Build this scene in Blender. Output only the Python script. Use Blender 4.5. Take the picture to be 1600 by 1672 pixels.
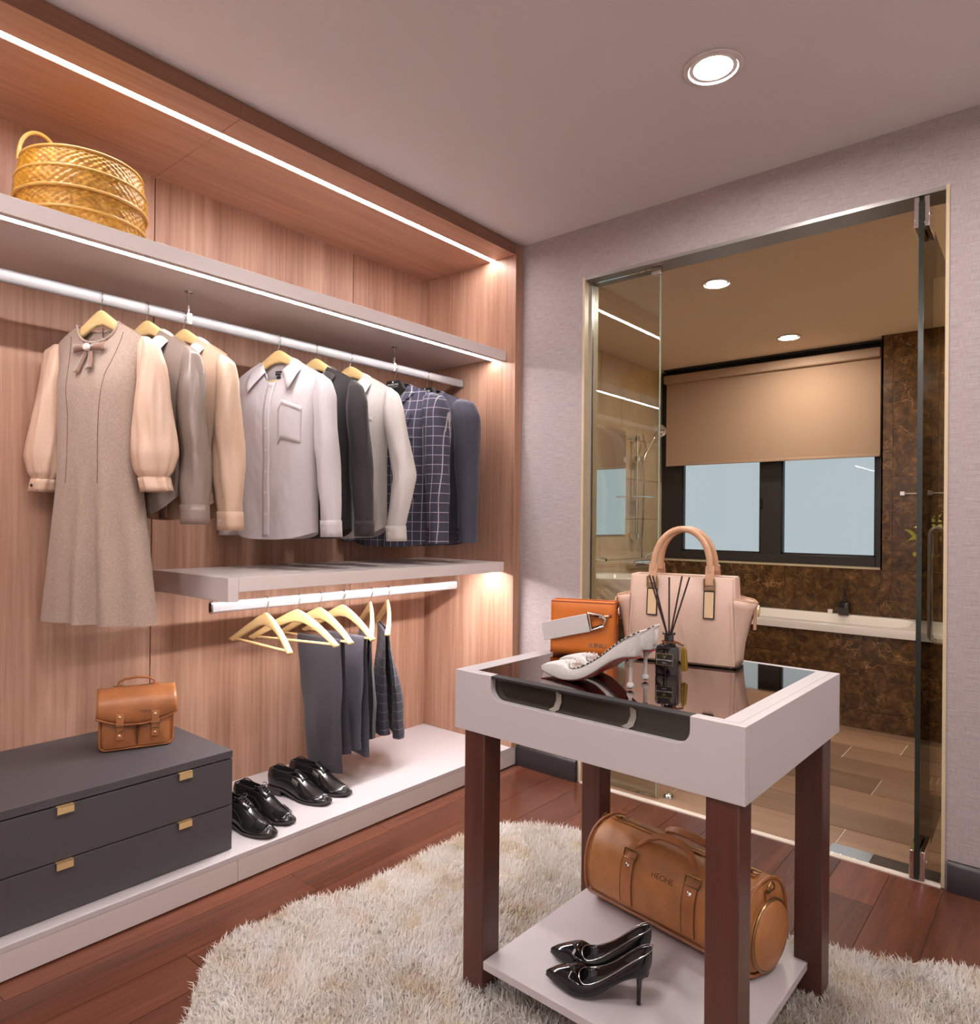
import bpy, bmesh, math, random
import numpy as np
from mathutils import Vector, Matrix, noise

for _o in list(bpy.data.objects):
    bpy.data.objects.remove(_o)
SC = bpy.context.scene
COL = SC.collection
PI = math.pi
random.seed(7)
RNG = np.random.default_rng(11)

# ------------------------------------------------------------------ camera, world, exposure
def make_camera():
    yaw, pitch, roll = 0.7089, 0.00285, 0.00971
    f = Vector((-math.sin(yaw) * math.cos(pitch), math.cos(yaw) * math.cos(pitch), math.sin(pitch)))
    r = Vector((math.cos(yaw), math.sin(yaw), 0))
    u = r.cross(f)
    r2 = r * math.cos(roll) + u * math.sin(roll)
    u2 = -r * math.sin(roll) + u * math.cos(roll)
    cd = bpy.data.cameras.new('camera')
    cd.sensor_fit = 'HORIZONTAL'; cd.sensor_width = 36.0
    cd.lens = 36.0 * 1136.36 / 1600.0
    cd.shift_x = (800 - 771.14) / 1600.0
    cd.shift_y = (849.45 - 836) / 1600.0
    cd.clip_start = 0.02
    co = bpy.data.objects.new('camera', cd); COL.objects.link(co)
    m = Matrix((r2, u2, -f)).transposed().to_4x4()
    m.translation = Vector((2.0121, -2.7032, 1.1642))
    co.matrix_world = m
    SC.camera = co
make_camera()

world = bpy.data.worlds.new('overcast_sky'); SC.world = world
world.use_nodes = True
_bg = world.node_tree.nodes['Background']
_bg.inputs[0].default_value = (0.76, 0.86, 0.90, 1)      # even overcast daylight outside the bathroom window
_bg.inputs[1].default_value = 0.64
SC.view_settings.view_transform = 'Standard'
SC.view_settings.look = 'None'
SC.view_settings.gamma = 1.0
SC.view_settings.use_curve_mapping = False
SC.view_settings.exposure = 0.0
SC.cycles.adaptive_threshold = 0.02
SC.cycles.max_bounces = 8
SC.cycles.diffuse_bounces = 4
SC.cycles.glossy_bounces = 4
SC.cycles.transparent_max_bounces = 10
SC.cycles.caustics_reflective = False
SC.cycles.caustics_refractive = False
SC.cycles.sample_clamp_indirect = 8.0

LED_STRENGTH = 78.0
LED_LOW_STRENGTH = 190.0      # the strip under the lower shelf          # wardrobe LED channels
DOWN_STRENGTH = 490.0        # dressing-room ceiling downlights
BATH_STRENGTH = 500.0        # bathroom downlights
LED_COL = (1.0, 0.95, 0.94, 1)
DOWN_COL = (1.0, 0.95, 0.925, 1)
WARM_COL = (1.0, 0.89, 0.745, 1)

# ------------------------------------------------------------------ helpers
def lin(r, g, b):
    def c(x):
        x /= 255.0
        return x / 12.92 if x <= 0.04045 else ((x + 0.055) / 1.055) ** 2.4
    return (c(r), c(g), c(b), 1)

MATS = {}
def nmat(name):
    m = bpy.data.materials.new(name); m.use_nodes = True
    nt = m.node_tree
    b = nt.nodes['Principled BSDF']
    MATS[name] = m
    return m, nt, b

def link(nt, a, b): nt.links.new(a, b)

def ramp(nt, fac, stops):
    n = nt.nodes.new('ShaderNodeValToRGB')
    e = n.color_ramp.elements
    while len(e) < len(stops): e.new(0.5)
    for i, (p, c) in enumerate(stops):
        e[i].position = p; e[i].color = c
    link(nt, fac, n.inputs[0])
    return n.outputs[0]

def coords(nt, scale=(1, 1, 1), kind='Object', rnd=0.0):
    tc = nt.nodes.new('ShaderNodeTexCoord')
    mp = nt.nodes.new('ShaderNodeMapping')
    mp.inputs['Scale'].default_value = scale
    link(nt, tc.outputs[kind], mp.inputs[0])
    if rnd:
        oi = nt.nodes.new('ShaderNodeObjectInfo')
        mu = nt.nodes.new('ShaderNodeMath'); mu.operation = 'MULTIPLY'; mu.inputs[1].default_value = rnd
        link(nt, oi.outputs['Random'], mu.inputs[0])
        cb = nt.nodes.new('ShaderNodeCombineXYZ')
        for k in range(3): link(nt, mu.outputs[0], cb.inputs[k])
        link(nt, cb.outputs[0], mp.inputs['Location'])
    return mp.outputs[0]

def noise_tex(nt, vec, scale, detail=4, rough=0.55, dist=0.0):
    n = nt.nodes.new('ShaderNodeTexNoise')
    n.inputs['Scale'].default_value = scale; n.inputs['Detail'].default_value = detail
    n.inputs['Roughness'].default_value = rough; n.inputs['Distortion'].default_value = dist
    link(nt, vec, n.inputs['Vector'])
    return n.outputs['Fac']

def bump(nt, b, h, strength=0.2, dist=0.01):
    n = nt.nodes.new('ShaderNodeBump')
    n.inputs['Strength'].default_value = strength; n.inputs['Distance'].default_value = dist
    link(nt, h, n.inputs['Height']); link(nt, n.outputs[0], b.inputs['Normal'])

def plain(name, col, rough=0.5, metal=0.0, spec=0.5, var=0.0, vscale=30, bmp=0.0, bscale=200, coat=0.0, sheen=0.0):
    m, nt, b = nmat(name)
    b.inputs['Base Color'].default_value = col
    b.inputs['Roughness'].default_value = rough
    b.inputs['Metallic'].default_value = metal
    b.inputs['Specular IOR Level'].default_value = spec
    if coat: b.inputs['Coat Weight'].default_value = coat; b.inputs['Coat Roughness'].default_value = 0.05
    if sheen: b.inputs['Sheen Weight'].default_value = sheen
    if var or bmp:
        v = coords(nt)
        if var:
            f = noise_tex(nt, v, vscale)
            lo = tuple(x * (1 - var) for x in col[:3]) + (1,); hi = tuple(min(1, x * (1 + var)) for x in col[:3]) + (1,)
            link(nt, ramp(nt, f, [(0.3, lo), (0.7, hi)]), b.inputs['Base Color'])
        if bmp:
            bump(nt, b, noise_tex(nt, v, bscale, 2), bmp, 0.003)
    return m

def emit(name, col, s):
    m, nt, b = nmat(name)
    b.inputs['Base Color'].default_value = (0.8, 0.8, 0.8, 1)
    b.inputs['Emission Color'].default_value = col
    b.inputs['Emission Strength'].default_value = s
    return m

def wood(name, dark, mid, light, axis='z', fine=60, stretch=0.035, rough=0.35, rnd=0.0, spec=0.5, bmp=0.04):
    m, nt, b = nmat(name)
    s = [1, 1, 1]; s['xyz'.index(axis)] = stretch
    v = coords(nt, tuple(s), rnd=rnd)
    a = noise_tex(nt, v, fine, 5, 0.65)
    c = noise_tex(nt, v, fine * 0.13, 4, 0.55, 0.6)
    mx = nt.nodes.new('ShaderNodeMix'); mx.data_type = 'FLOAT'; mx.inputs[0].default_value = 0.52
    link(nt, a, mx.inputs[2]); link(nt, c, mx.inputs[3])
    col = ramp(nt, mx.outputs[0], [(0.30, dark), (0.5, mid), (0.70, light)])
    if rnd:
        oi = nt.nodes.new('ShaderNodeObjectInfo')
        mr = nt.nodes.new('ShaderNodeMapRange'); mr.inputs[3].default_value = 0.72; mr.inputs[4].default_value = 1.2
        link(nt, oi.outputs['Random'], mr.inputs[0])
        mm = nt.nodes.new('ShaderNodeVectorMath'); mm.operation = 'SCALE'
        link(nt, col, mm.inputs[0]); link(nt, mr.outputs[0], mm.inputs['Scale'])
        col = mm.outputs[0]
    link(nt, col, b.inputs['Base Color'])
    b.inputs['Roughness'].default_value = rough
    b.inputs['Specular IOR Level'].default_value = spec
    if bmp: bump(nt, b, a, bmp, 0.002)
    return m

def fabric(name, col, col2=None, rough=0.85, scale=900, stretch=(1, 1, 1), amt=0.25, bmp=0.25, sheen=0.2, spec=0.2):
    m, nt, b = nmat(name)
    col2 = col2 or tuple(x * (1 - amt) for x in col[:3]) + (1,)
    v = coords(nt, stretch)
    a = noise_tex(nt, v, scale, 2, 0.6)
    link(nt, ramp(nt, a, [(0.35, col2), (0.65, col)]), b.inputs['Base Color'])
    b.inputs['Roughness'].default_value = rough
    b.inputs['Sheen Weight'].default_value = sheen
    b.inputs['Specular IOR Level'].default_value = spec
    if bmp: bump(nt, b, a, bmp, 0.0015)
    return m

def glass(name, tint=(0.95, 0.98, 0.96, 1), ior=1.5):
    m = bpy.data.materials.new(name); m.use_nodes = True; MATS[name] = m
    nt = m.node_tree
    for n in list(nt.nodes):
        if n.type != 'OUTPUT_MATERIAL': nt.nodes.remove(n)
    out = nt.nodes['Material Output']
    t = nt.nodes.new('ShaderNodeBsdfTransparent'); t.inputs[0].default_value = tint
    g = nt.nodes.new('ShaderNodeBsdfGlossy'); g.inputs['Roughness'].default_value = 0.01
    fr = nt.nodes.new('ShaderNodeFresnel'); fr.inputs[0].default_value = ior
    mx = nt.nodes.new('ShaderNodeMixShader')
    link(nt, fr.outputs[0], mx.inputs[0]); link(nt, t.outputs[0], mx.inputs[1]); link(nt, g.outputs[0], mx.inputs[2])
    link(nt, mx.outputs[0], out.inputs[0])
    return m

class MB:
    """collects vertices and faces, then becomes ONE mesh object"""
    def __init__(s, M=None): s.v = []; s.f = []; s.M = M
    def add(s, vs, fs, M=None):
        k = len(s.v)
        for p in vs:
            p = Vector(p)
            if M is not None: p = M @ p
            if s.M is not None: p = s.M @ p
            s.v.append(p)
        s.f.extend([tuple(i + k for i in f) for f in fs])
        return s
    def box(s, x0, x1, y0, y1, z0, z1, M=None):
        vs = [(x0, y0, z0), (x1, y0, z0), (x1, y1, z0), (x0, y1, z0), (x0, y0, z1), (x1, y0, z1), (x1, y1, z1), (x0, y1, z1)]
        return s.add(vs, [(0, 3, 2, 1), (4, 5, 6, 7), (0, 1, 5, 4), (1, 2, 6, 5), (2, 3, 7, 6), (3, 0, 4, 7)], M)
    def loft(s, rings, closed=True, cap0=True, cap1=True, loop=False, M=None):
        n = len(rings[0]); vs = [p for r in rings for p in r]; fs = []
        for j in range(len(rings) - (0 if loop else 1)):
            a = j * n; b = ((j + 1) % len(rings)) * n
            for i in range(n if closed else n - 1):
                i2 = (i + 1) % n
                fs.append((a + i, a + i2, b + i2, b + i))
        if closed and not loop:
            if cap0: fs.append(tuple(range(n - 1, -1, -1)))
            if cap1: fs.append(tuple(range((len(rings) - 1) * n, len(rings) * n)))
        return s.add(vs, fs, M)
    def grid(s, rows, M=None): return s.loft(rows, closed=False, M=M)
    def tube(s, pts, r, n=8, closed=False, M=None, sx=1.0, up=None):
        pts = [Vector(p) for p in pts]; N = len(pts)
        rs = r if isinstance(r, (list, tuple)) else [r] * N
        tang = []
        for i in range(N):
            a = pts[(i - 1) % N] if (closed or i > 0) else pts[i]
            b = pts[(i + 1) % N] if (closed or i < N - 1) else pts[i]
            tang.append((b - a).normalized())
        ref = Vector(up) if up else (Vector((0, 0, 1)) if abs(tang[0].z) < 0.9 else Vector((1, 0, 0)))
        nrm = (ref - tang[0] * ref.dot(tang[0])).normalized()
        rings = []
        for i in range(N):
            if up: nrm = ref
            nrm = (nrm - tang[i] * nrm.dot(tang[i])).normalized()
            bi = tang[i].cross(nrm)
            rings.append([pts[i] + (nrm * math.cos(2 * PI * k / n) * sx + bi * math.sin(2 * PI * k / n)) * rs[i] for k in range(n)])
        return s.loft(rings, True, not closed, not closed, closed, M)
    def ribbon(s, pts, w, t, wd, M=None):
        """flat strap: width w along direction wd, thickness t"""
        pts = [Vector(p) for p in pts]; wd = Vector(wd).normalized(); rings = []
        for i in range(len(pts)):
            a = pts[max(0, i - 1)]; b = pts[min(len(pts) - 1, i + 1)]
            tg = (b - a).normalized(); nn = tg.cross(wd).normalized()
            ww = w[i] if isinstance(w, (list, tuple)) else w
            rings.append([pts[i] + wd * ww / 2 + nn * t / 2, pts[i] - wd * ww / 2 + nn * t / 2, pts[i] - wd * ww / 2 - nn * t / 2, pts[i] + wd * ww / 2 - nn * t / 2])
        return s.loft(rings, M=M)
    def lathe(s, prof, n=24, o=(0, 0, 0), M=None, sx=1, sy=1):
        o = Vector(o)
        rings = [[o + Vector((r * sx * math.cos(2 * PI * k / n), r * sy * math.sin(2 * PI * k / n), z)) for k in range(n)] for r, z in prof]
        return s.loft(rings, M=M)
    def prism(s, poly, h, M=None):
        n = len(poly)
        vs = [(x, y, 0) for x, y in poly] + [(x, y, h) for x, y in poly]
        fs = [tuple(range(n - 1, -1, -1)), tuple(range(n, 2 * n))] + [(i, (i + 1) % n, n + (i + 1) % n, n + i) for i in range(n)]
        return s.add(vs, fs, M)
    def obj(s, name, mat, parent=None, smooth=True, ang=38, bevel=0.0, bseg=2, solid=0.0, sub=0, merge=0.0, clean=True, soff=0.0):
        me = bpy.data.meshes.new(name)
        me.from_pydata([tuple(p) for p in s.v], [], s.f)
        bm = bmesh.new(); bm.from_mesh(me)
        if merge: bmesh.ops.remove_doubles(bm, verts=bm.verts, dist=merge)
        if clean: bmesh.ops.recalc_face_normals(bm, faces=bm.faces)
        bm.to_mesh(me); bm.free()
        me.update()
        if smooth:
            for p in me.polygons: p.use_smooth = True
            if not sub:
                me.set_sharp_from_angle(angle=math.radians(ang))
        o = bpy.data.objects.new(name, me); COL.objects.link(o)
        me.materials.append(mat if not isinstance(mat, str) else MATS[mat])
        if parent is not None: o.parent = parent
        if sub:
            md = o.modifiers.new('sub', 'SUBSURF'); md.levels = sub; md.render_levels = sub
        if solid:
            md = o.modifiers.new('solid', 'SOLIDIFY'); md.thickness = solid; md.offset = soff
        if bevel:
            md = o.modifiers.new('bevel', 'BEVEL'); md.width = bevel; md.segments = bseg; md.limit_method = 'ANGLE'; md.angle_limit = math.radians(40)
        return o

def root(name, label, cat, loc=(0, 0, 0), rz=0.0, group=None):
    o = bpy.data.objects.new(name, None); COL.objects.link(o)
    o.empty_display_size = 0.05
    o.location = loc; o.rotation_euler = (0, 0, rz)
    o['label'] = label; o['category'] = cat
    if group: o['group'] = group
    return o
def tag(o, label, cat, group=None):
    o['label'] = label; o['category'] = cat
    if group: o['group'] = group
    return o
def struct(o, label=None):
    o['kind'] = 'structure'
    if label: o['label'] = label
    return o
def bx(name, mat, x0, x1, y0, y1, z0, z1, parent=None, bevel=0.0, **k):
    return MB().box(x0, x1, y0, y1, z0, z1).obj(name, mat, parent, bevel=bevel, **k)
def copy_tree(o, parent=None):
    c = o.copy(); COL.objects.link(c); c.parent = parent
    for ch in list(o.children): copy_tree(ch, c)
    return c
def text(name, body, size, mat, parent, M, depth=0.0006, align='CENTER', shear=0.0, sx=1.0):
    cu = bpy.data.curves.new(name, 'FONT')
    cu.body = body; cu.size = size; cu.extrude = depth; cu.align_x = align; cu.align_y = 'CENTER'; cu.shear = shear
    cu.materials.append(MATS[mat])
    tmp = bpy.data.objects.new(name, cu); COL.objects.link(tmp)
    me = bpy.data.meshes.new_from_object(tmp.evaluated_get(bpy.context.evaluated_depsgraph_get()))
    bpy.data.objects.remove(tmp)
    me.materials.clear(); me.materials.append(MATS[mat])
    o = bpy.data.objects.new(name, me); COL.objects.link(o)
    o.parent = parent
    o.matrix_local = M @ Matrix.Diagonal((sx, 1, 1, 1))
    return o
def lerp(a, b, t): return a + (b - a) * t
def sstep(a, b, x):
    t = max(0.0, min(1.0, (x - a) / (b - a))); return t * t * (3 - 2 * t)
def interp(keys, x):
    # smooth curve through the keys (slopes limited so it never overshoots)
    n = len(keys)
    if x <= keys[0][0]: return keys[0][1]
    if x >= keys[-1][0]: return keys[-1][1]
    sl = [(keys[i + 1][1] - keys[i][1]) / (keys[i + 1][0] - keys[i][0]) for i in range(n - 1)]
    def tan(i):
        if i == 0: return sl[0]
        if i == n - 1: return sl[-1]
        if sl[i - 1] * sl[i] <= 0: return 0.0
        return 2 * sl[i - 1] * sl[i] / (sl[i - 1] + sl[i])
    for i in range(n - 1):
        a, va = keys[i]; b, vb = keys[i + 1]
        if x <= b:
            h = b - a; t = (x - a) / h
            return va * (2 * t ** 3 - 3 * t * t + 1) + tan(i) * h * (t ** 3 - 2 * t * t + t) + vb * (3 * t * t - 2 * t ** 3) + tan(i + 1) * h * (t ** 3 - t * t)
    return keys[-1][1]
def arc(cx, cz, r, a0, a1, n, rz=None):
    return [(cx + r * math.cos(math.radians(lerp(a0, a1, i / (n - 1)))), cz + (rz or r) * math.sin(math.radians(lerp(a0, a1, i / (n - 1))))) for i in range(n)]
XZ = Matrix(((1, 0, 0, 0), (0, 0, -1, 0), (0, 1, 0, 0), (0, 0, 0, 1)))     # polygon XY -> XZ, thickness toward -Y
def T(x, y, z): return Matrix.Translation((x, y, z))
def RZ(a): return Matrix.Rotation(a, 4, 'Z')
def RX(a): return Matrix.Rotation(a, 4, 'X')
def RY(a): return Matrix.Rotation(a, 4, 'Y')

# ------------------------------------------------------------------ materials
plain('ceiling_paint', lin(222, 216, 217), 0.9, spec=0.2)
plain('room_paint', lin(236, 230, 228), 0.9, spec=0.2)
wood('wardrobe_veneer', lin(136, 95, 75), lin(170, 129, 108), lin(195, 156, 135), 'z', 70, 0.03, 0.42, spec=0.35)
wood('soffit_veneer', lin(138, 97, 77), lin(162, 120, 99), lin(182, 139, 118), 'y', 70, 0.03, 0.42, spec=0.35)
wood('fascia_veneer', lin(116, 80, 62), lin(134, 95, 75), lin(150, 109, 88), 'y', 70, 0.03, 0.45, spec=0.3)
wood('floor_planks', lin(68, 38, 27), lin(95, 52, 36), lin(118, 69, 49), 'y', 34, 0.05, 0.25, rnd=7.0, spec=0.55)
plain('floor_gap', lin(122, 84, 68), 0.7)
wood('table_leg_wood', lin(64, 34, 28), lin(80, 44, 36), lin(96, 56, 46), 'z', 60, 0.05, 0.35)
plain('white_lacquer', lin(194, 186, 188), 0.2, spec=0.45)
plain('white_satin', lin(220, 209, 207), 0.4, spec=0.4)
plain('table_lacquer', lin(188, 180, 182), 0.3, spec=0.4)
plain('plinth_front_paint', lin(204, 194, 191), 0.35, spec=0.4)
plain('charcoal_board', lin(76, 72, 75), 0.5, spec=0.4, bmp=0.15, bscale=700)
plain('charcoal_edge', lin(34, 32, 33), 0.6)
plain('brass_tab', lin(222, 190, 140), 0.35, metal=0.6)
plain('black_skirting', lin(44, 38, 38), 0.3)
plain('aluminium', lin(215, 212, 214), 0.28, metal=0.85)
plain('rail_white_metal', lin(150, 147, 149), 0.35, metal=0.3)
plain('chrome', (0.82, 0.82, 0.83, 1), 0.08, metal=1.0)
plain('dark_chrome', lin(60, 56, 54), 0.2, metal=0.9)
plain('silver', lin(205, 202, 200), 0.2, metal=1.0)
plain('gold', lin(190, 150, 60), 0.3, metal=0.8)
plain('antique_brass', lin(150, 120, 80), 0.3, metal=0.9)
plain('pale_brass', lin(226, 196, 158), 0.25, metal=0.5)
plain('black_plastic', lin(30, 29, 30), 0.4)
plain('print_white', lin(235, 230, 230), 0.6)
plain('print_grey', lin(150, 145, 140), 0.6)
plain('print_gold', lin(190, 160, 90), 0.5)
wood('hanger_wood', lin(206, 168, 110), lin(222, 188, 132), lin(234, 204, 152), 'x', 50, 0.08, 0.35)
emit('led_diffuser', LED_COL, LED_STRENGTH)
emit('led_diffuser_low', LED_COL, LED_LOW_STRENGTH)
emit('downlight_lens', DOWN_COL, DOWN_STRENGTH)
emit('bath_lens', WARM_COL, BATH_STRENGTH)
glass('clear_glass', (0.93, 0.955, 0.93, 1), 1.55)
glass('door_glass', (0.90, 0.90, 0.80, 1), 1.12)
glass('window_glass', (0.97, 0.985, 0.985, 1), 1.3)
plain('glass_edge', lin(40, 44, 38), 0.15)
plain('pale_glass_edge', lin(150, 165, 150), 0.2)
m, nt, b = nmat('bronze_mirror')
b.inputs['Base Color'].default_value = lin(176, 160, 154); b.inputs['Metallic'].default_value = 1.0; b.inputs['Roughness'].default_value = 0.03
plain('smoked_glass', lin(52, 46, 38), 0.08, spec=0.6)
plain('smoked_interior', lin(88, 80, 66), 0.5)
plain('divider_felt', lin(150, 144, 136), 0.8)
plain('mirror_silver', (0.86, 0.86, 0.84, 1), 0.02, metal=1.0)
plain('ceramic', lin(232, 226, 220), 0.12, spec=0.6)
plain('beige_tile', lin(190, 166, 136), 0.3, var=0.10, vscale=6)
plain('tile_grout', lin(214, 198, 176), 0.8)
plain('jamb_tile', lin(196, 176, 146), 0.35, var=0.06, vscale=10)
wood('wood_tile', lin(124, 94, 72), lin(144, 113, 90), lin(160, 130, 106), 'x', 30, 0.06, 0.28, rnd=5.0)
plain('floor_grout', lin(216, 200, 182), 0.8)
plain('bath_ceiling', lin(226, 206, 184), 0.9, spec=0.2)
plain('bath_wall', lin(190, 168, 140), 0.8)
fabric('blind_fabric', lin(176, 148, 126), lin(168, 139, 117), 0.9, 900, bmp=0.1)
plain('blind_rail', lin(174, 146, 124), 0.6)
plain('window_frame_black', lin(46, 43, 44), 0.4)
plain('steel_plate', lin(225, 222, 220), 0.2, metal=0.9)
plain('head_metal', lin(150, 144, 138), 0.35, metal=0.4)
plain('dark_plate', lin(88, 76, 66), 0.35, metal=0.5)
plain('threshold_stone', lin(214, 200, 188), 0.5)

def marble():
    m, nt, b = nmat('brown_marble')
    v = coords(nt, rnd=4.0)
    n1 = noise_tex(nt, v, 17, 10, 0.78, 0.5)
    base = ramp(nt, n1, [(0.30, lin(36, 24, 15)), (0.45, lin(70, 48, 28)), (0.58, lin(104, 74, 42)), (0.72, lin(152, 112, 70))])
    vo = nt.nodes.new('ShaderNodeTexVoronoi'); vo.feature = 'DISTANCE_TO_EDGE'; vo.inputs['Scale'].default_value = 5.0
    wv = nt.nodes.new('ShaderNodeVectorMath'); wv.operation = 'ADD'
    nn = nt.nodes.new('ShaderNodeTexNoise'); nn.inputs['Scale'].default_value = 6; nn.inputs['Detail'].default_value = 5
    link(nt, v, nn.inputs['Vector'])
    sc = nt.nodes.new('ShaderNodeVectorMath'); sc.operation = 'SCALE'; sc.inputs['Scale'].default_value = 0.45
    link(nt, nn.outputs['Color'], sc.inputs[0]); link(nt, v, wv.inputs[0]); link(nt, sc.outputs[0], wv.inputs[1])
    link(nt, wv.outputs[0], vo.inputs['Vector'])
    ve = ramp(nt, vo.outputs['Distance'], [(0.0, (1, 1, 1, 1)), (0.018, (0, 0, 0, 1))])
    msk = noise_tex(nt, v, 3, 3)
    mu = nt.nodes.new('ShaderNodeMath'); mu.operation = 'MULTIPLY'
    link(nt, ve, mu.inputs[0]); link(nt, ramp(nt, msk, [(0.48, (0, 0, 0, 1)), (0.62, (0.8, 0.8, 0.8, 1))]), mu.inputs[1])
    mx = nt.nodes.new('ShaderNodeMix'); mx.data_type = 'RGBA'
    link(nt, mu.outputs[0], mx.inputs[0]); link(nt, base, mx.inputs[6]); mx.inputs[7].default_value = lin(186, 140, 96)
    link(nt, mx.outputs[2], b.inputs['Base Color'])
    b.inputs['Roughness'].default_value = 0.18
marble()

def grasscloth():
    m, nt, b = nmat('grasscloth_wallpaper')
    v = coords(nt, (0.4, 1, 16))
    a = noise_tex(nt, v, 40, 4, 0.7)
    v2 = coords(nt, (14, 14, 1))
    c = noise_tex(nt, v2, 30, 3, 0.6)
    mx = nt.nodes.new('ShaderNodeMix'); mx.data_type = 'FLOAT'; mx.inputs[0].default_value = 0.3
    link(nt, a, mx.inputs[2]); link(nt, c, mx.inputs[3])
    link(nt, ramp(nt, mx.outputs[0], [(0.32, lin(140, 126, 126)), (0.5, lin(168, 155, 155)), (0.68, lin(188, 178, 178))]), b.inputs['Base Color'])
    b.inputs['Roughness'].default_value = 0.75; b.inputs['Specular IOR Level'].default_value = 0.25
    bump(nt, b, a, 0.35, 0.004)
grasscloth()

def check_cloth(name, base, line, step, width, rot=0.0, sheen=0.1):
    """woven window-pane check laid in the cloth's own width and length"""
    m, nt, b = nmat(name)
    tc = nt.nodes.new('ShaderNodeTexCoord')
    mp = nt.nodes.new('ShaderNodeMapping'); mp.inputs['Rotation'].default_value = (0, rot, 0)
    link(nt, tc.outputs['Object'], mp.inputs[0])
    sp = nt.nodes.new('ShaderNodeSeparateXYZ'); link(nt, mp.outputs[0], sp.inputs[0])
    outs = []
    for k, st in ((0, step), (2, step * 1.15)):
        d = nt.nodes.new('ShaderNodeMath'); d.operation = 'DIVIDE'; d.inputs[1].default_value = st
        link(nt, sp.outputs[k], d.inputs[0])
        fr = nt.nodes.new('ShaderNodeMath'); fr.operation = 'FRACT'; link(nt, d.outputs[0], fr.inputs[0])
        lt = nt.nodes.new('ShaderNodeMath'); lt.operation = 'LESS_THAN'; lt.inputs[1].default_value = width / st
        link(nt, fr.outputs[0], lt.inputs[0]); outs.append(lt.outputs[0])
    mxm = nt.nodes.new('ShaderNodeMath'); mxm.operation = 'MAXIMUM'
    link(nt, outs[0], mxm.inputs[0]); link(nt, outs[1], mxm.inputs[1])
    mx = nt.nodes.new('ShaderNodeMix'); mx.data_type = 'RGBA'
    link(nt, mxm.outputs[0], mx.inputs[0]); mx.inputs[6].default_value = base; mx.inputs[7].default_value = line
    link(nt, mx.outputs[2], b.inputs['Base Color'])
    b.inputs['Roughness'].default_value = 0.8; b.inputs['Sheen Weight'].default_value = sheen; b.inputs['Specular IOR Level'].default_value = 0.2
check_cloth('check_wool', lin(66, 64, 80), lin(168, 160, 168), 0.036, 0.0026)
check_cloth('check_trouser', lin(62, 60, 72), lin(132, 126, 138), 0.034, 0.0018)
fabric('dress_tweed', lin(182, 160, 147), lin(152, 131, 119), 0.9, 420, (1.6, 1.6, 0.5), bmp=0.3)
fabric('sleeve_satin', lin(214, 182, 160), lin(206, 172, 150), 0.42, 300, bmp=0.0, spec=0.5, sheen=0.0)
fabric('grey_satin', lin(142, 126, 118), lin(134, 118, 110), 0.32, 300, bmp=0.0, spec=0.6, sheen=0.0)
fabric('beige_satin', lin(208, 176, 152), lin(200, 168, 144), 0.36, 300, bmp=0.0, spec=0.55, sheen=0.0)
fabric('white_cotton', lin(201, 194, 197), lin(195, 187, 191), 0.8, 600, bmp=0.08)
fabric('ivory_cotton', lin(198, 190, 186), lin(192, 183, 179), 0.8, 600, bmp=0.08)
fabric('black_cotton', lin(56, 51, 52), lin(48, 43, 44), 0.75, 600, bmp=0.08)
fabric('navy_wool', lin(74, 72, 84), lin(62, 60, 72), 0.85, 900, bmp=0.15)
fabric('charcoal_wool', lin(72, 68, 76), lin(62, 58, 66), 0.85, 900, bmp=0.12)
fabric('slate_wool', lin(86, 82, 94), lin(76, 72, 84), 0.85, 900, bmp=0.12)
fabric('black_wool', lin(50, 47, 50), lin(42, 39, 42), 0.85, 900, bmp=0.12)
fabric('bow_velvet', lin(146, 112, 96), lin(122, 90, 76), 0.7, 700, bmp=0.1, sheen=0.5)
plain('dark_lining', lin(40, 38, 44), 0.7)
plain('shirt_button', lin(214, 206, 206), 0.3)
plain('dark_button', lin(40, 36, 36), 0.3)
plain('pearl', lin(228, 216, 208), 0.2)
def leather(name, col, rough=0.4, bscale=350, var=0.18, bmp=0.12):
    return plain(name, col, rough, spec=0.5, var=var, vscale=14, bmp=bmp, bscale=bscale)
leather('tan_leather', lin(164, 104, 62))
leather('duffel_leather', lin(170, 112, 66))
leather('duffel_base_leather', lin(186, 124, 84))
leather('satchel_leather', lin(158, 98, 57))
leather('orange_leather', lin(206, 112, 36), 0.42, 500, 0.05)
leather('orange_edge', lin(150, 66, 26), 0.5, 500, 0.05)
leather('pink_leather', lin(200, 168, 150), 0.42, 600, 0.04, 0.08)
leather('peach_leather', lin(194, 150, 118), 0.42, 600, 0.05, 0.08)
plain('white_strap', lin(206, 199, 197), 0.4)
plain('brown_seam', lin(92, 50, 28), 0.6)
plain('shoe_black', lin(32, 29, 30), 0.16, spec=0.6, coat=0.4, bmp=0.03, bscale=120)
plain('shoe_sole', lin(52, 46, 44), 0.5)
plain('shoe_lining', lin(36, 33, 32), 0.7)
plain('shoe_lace', lin(50, 46, 46), 0.6)
plain('elastic', lin(92, 84, 80), 0.8)
plain('patent_black', lin(20, 17, 19), 0.06, spec=0.5)
plain('black_suede', lin(30, 26, 30), 0.9)
plain('red_sole', lin(164, 44, 44), 0.3)
plain('pink_insole', lin(226, 188, 172), 0.6)
plain('glitter_white', lin(220, 214, 211), 0.45, spec=0.8, var=0.3, vscale=900, bmp=0.9, bscale=900)
plain('clear_acrylic', lin(206, 196, 190), 0.05, spec=0.9)
plain('black_glass', lin(22, 20, 22), 0.05, spec=0.8, coat=0.6)
plain('reed', lin(46, 30, 26), 0.7)
plain('tassel_gold', lin(150, 116, 34), 0.45)
plain('tassel_brown', lin(120, 66, 30), 0.5)
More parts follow.
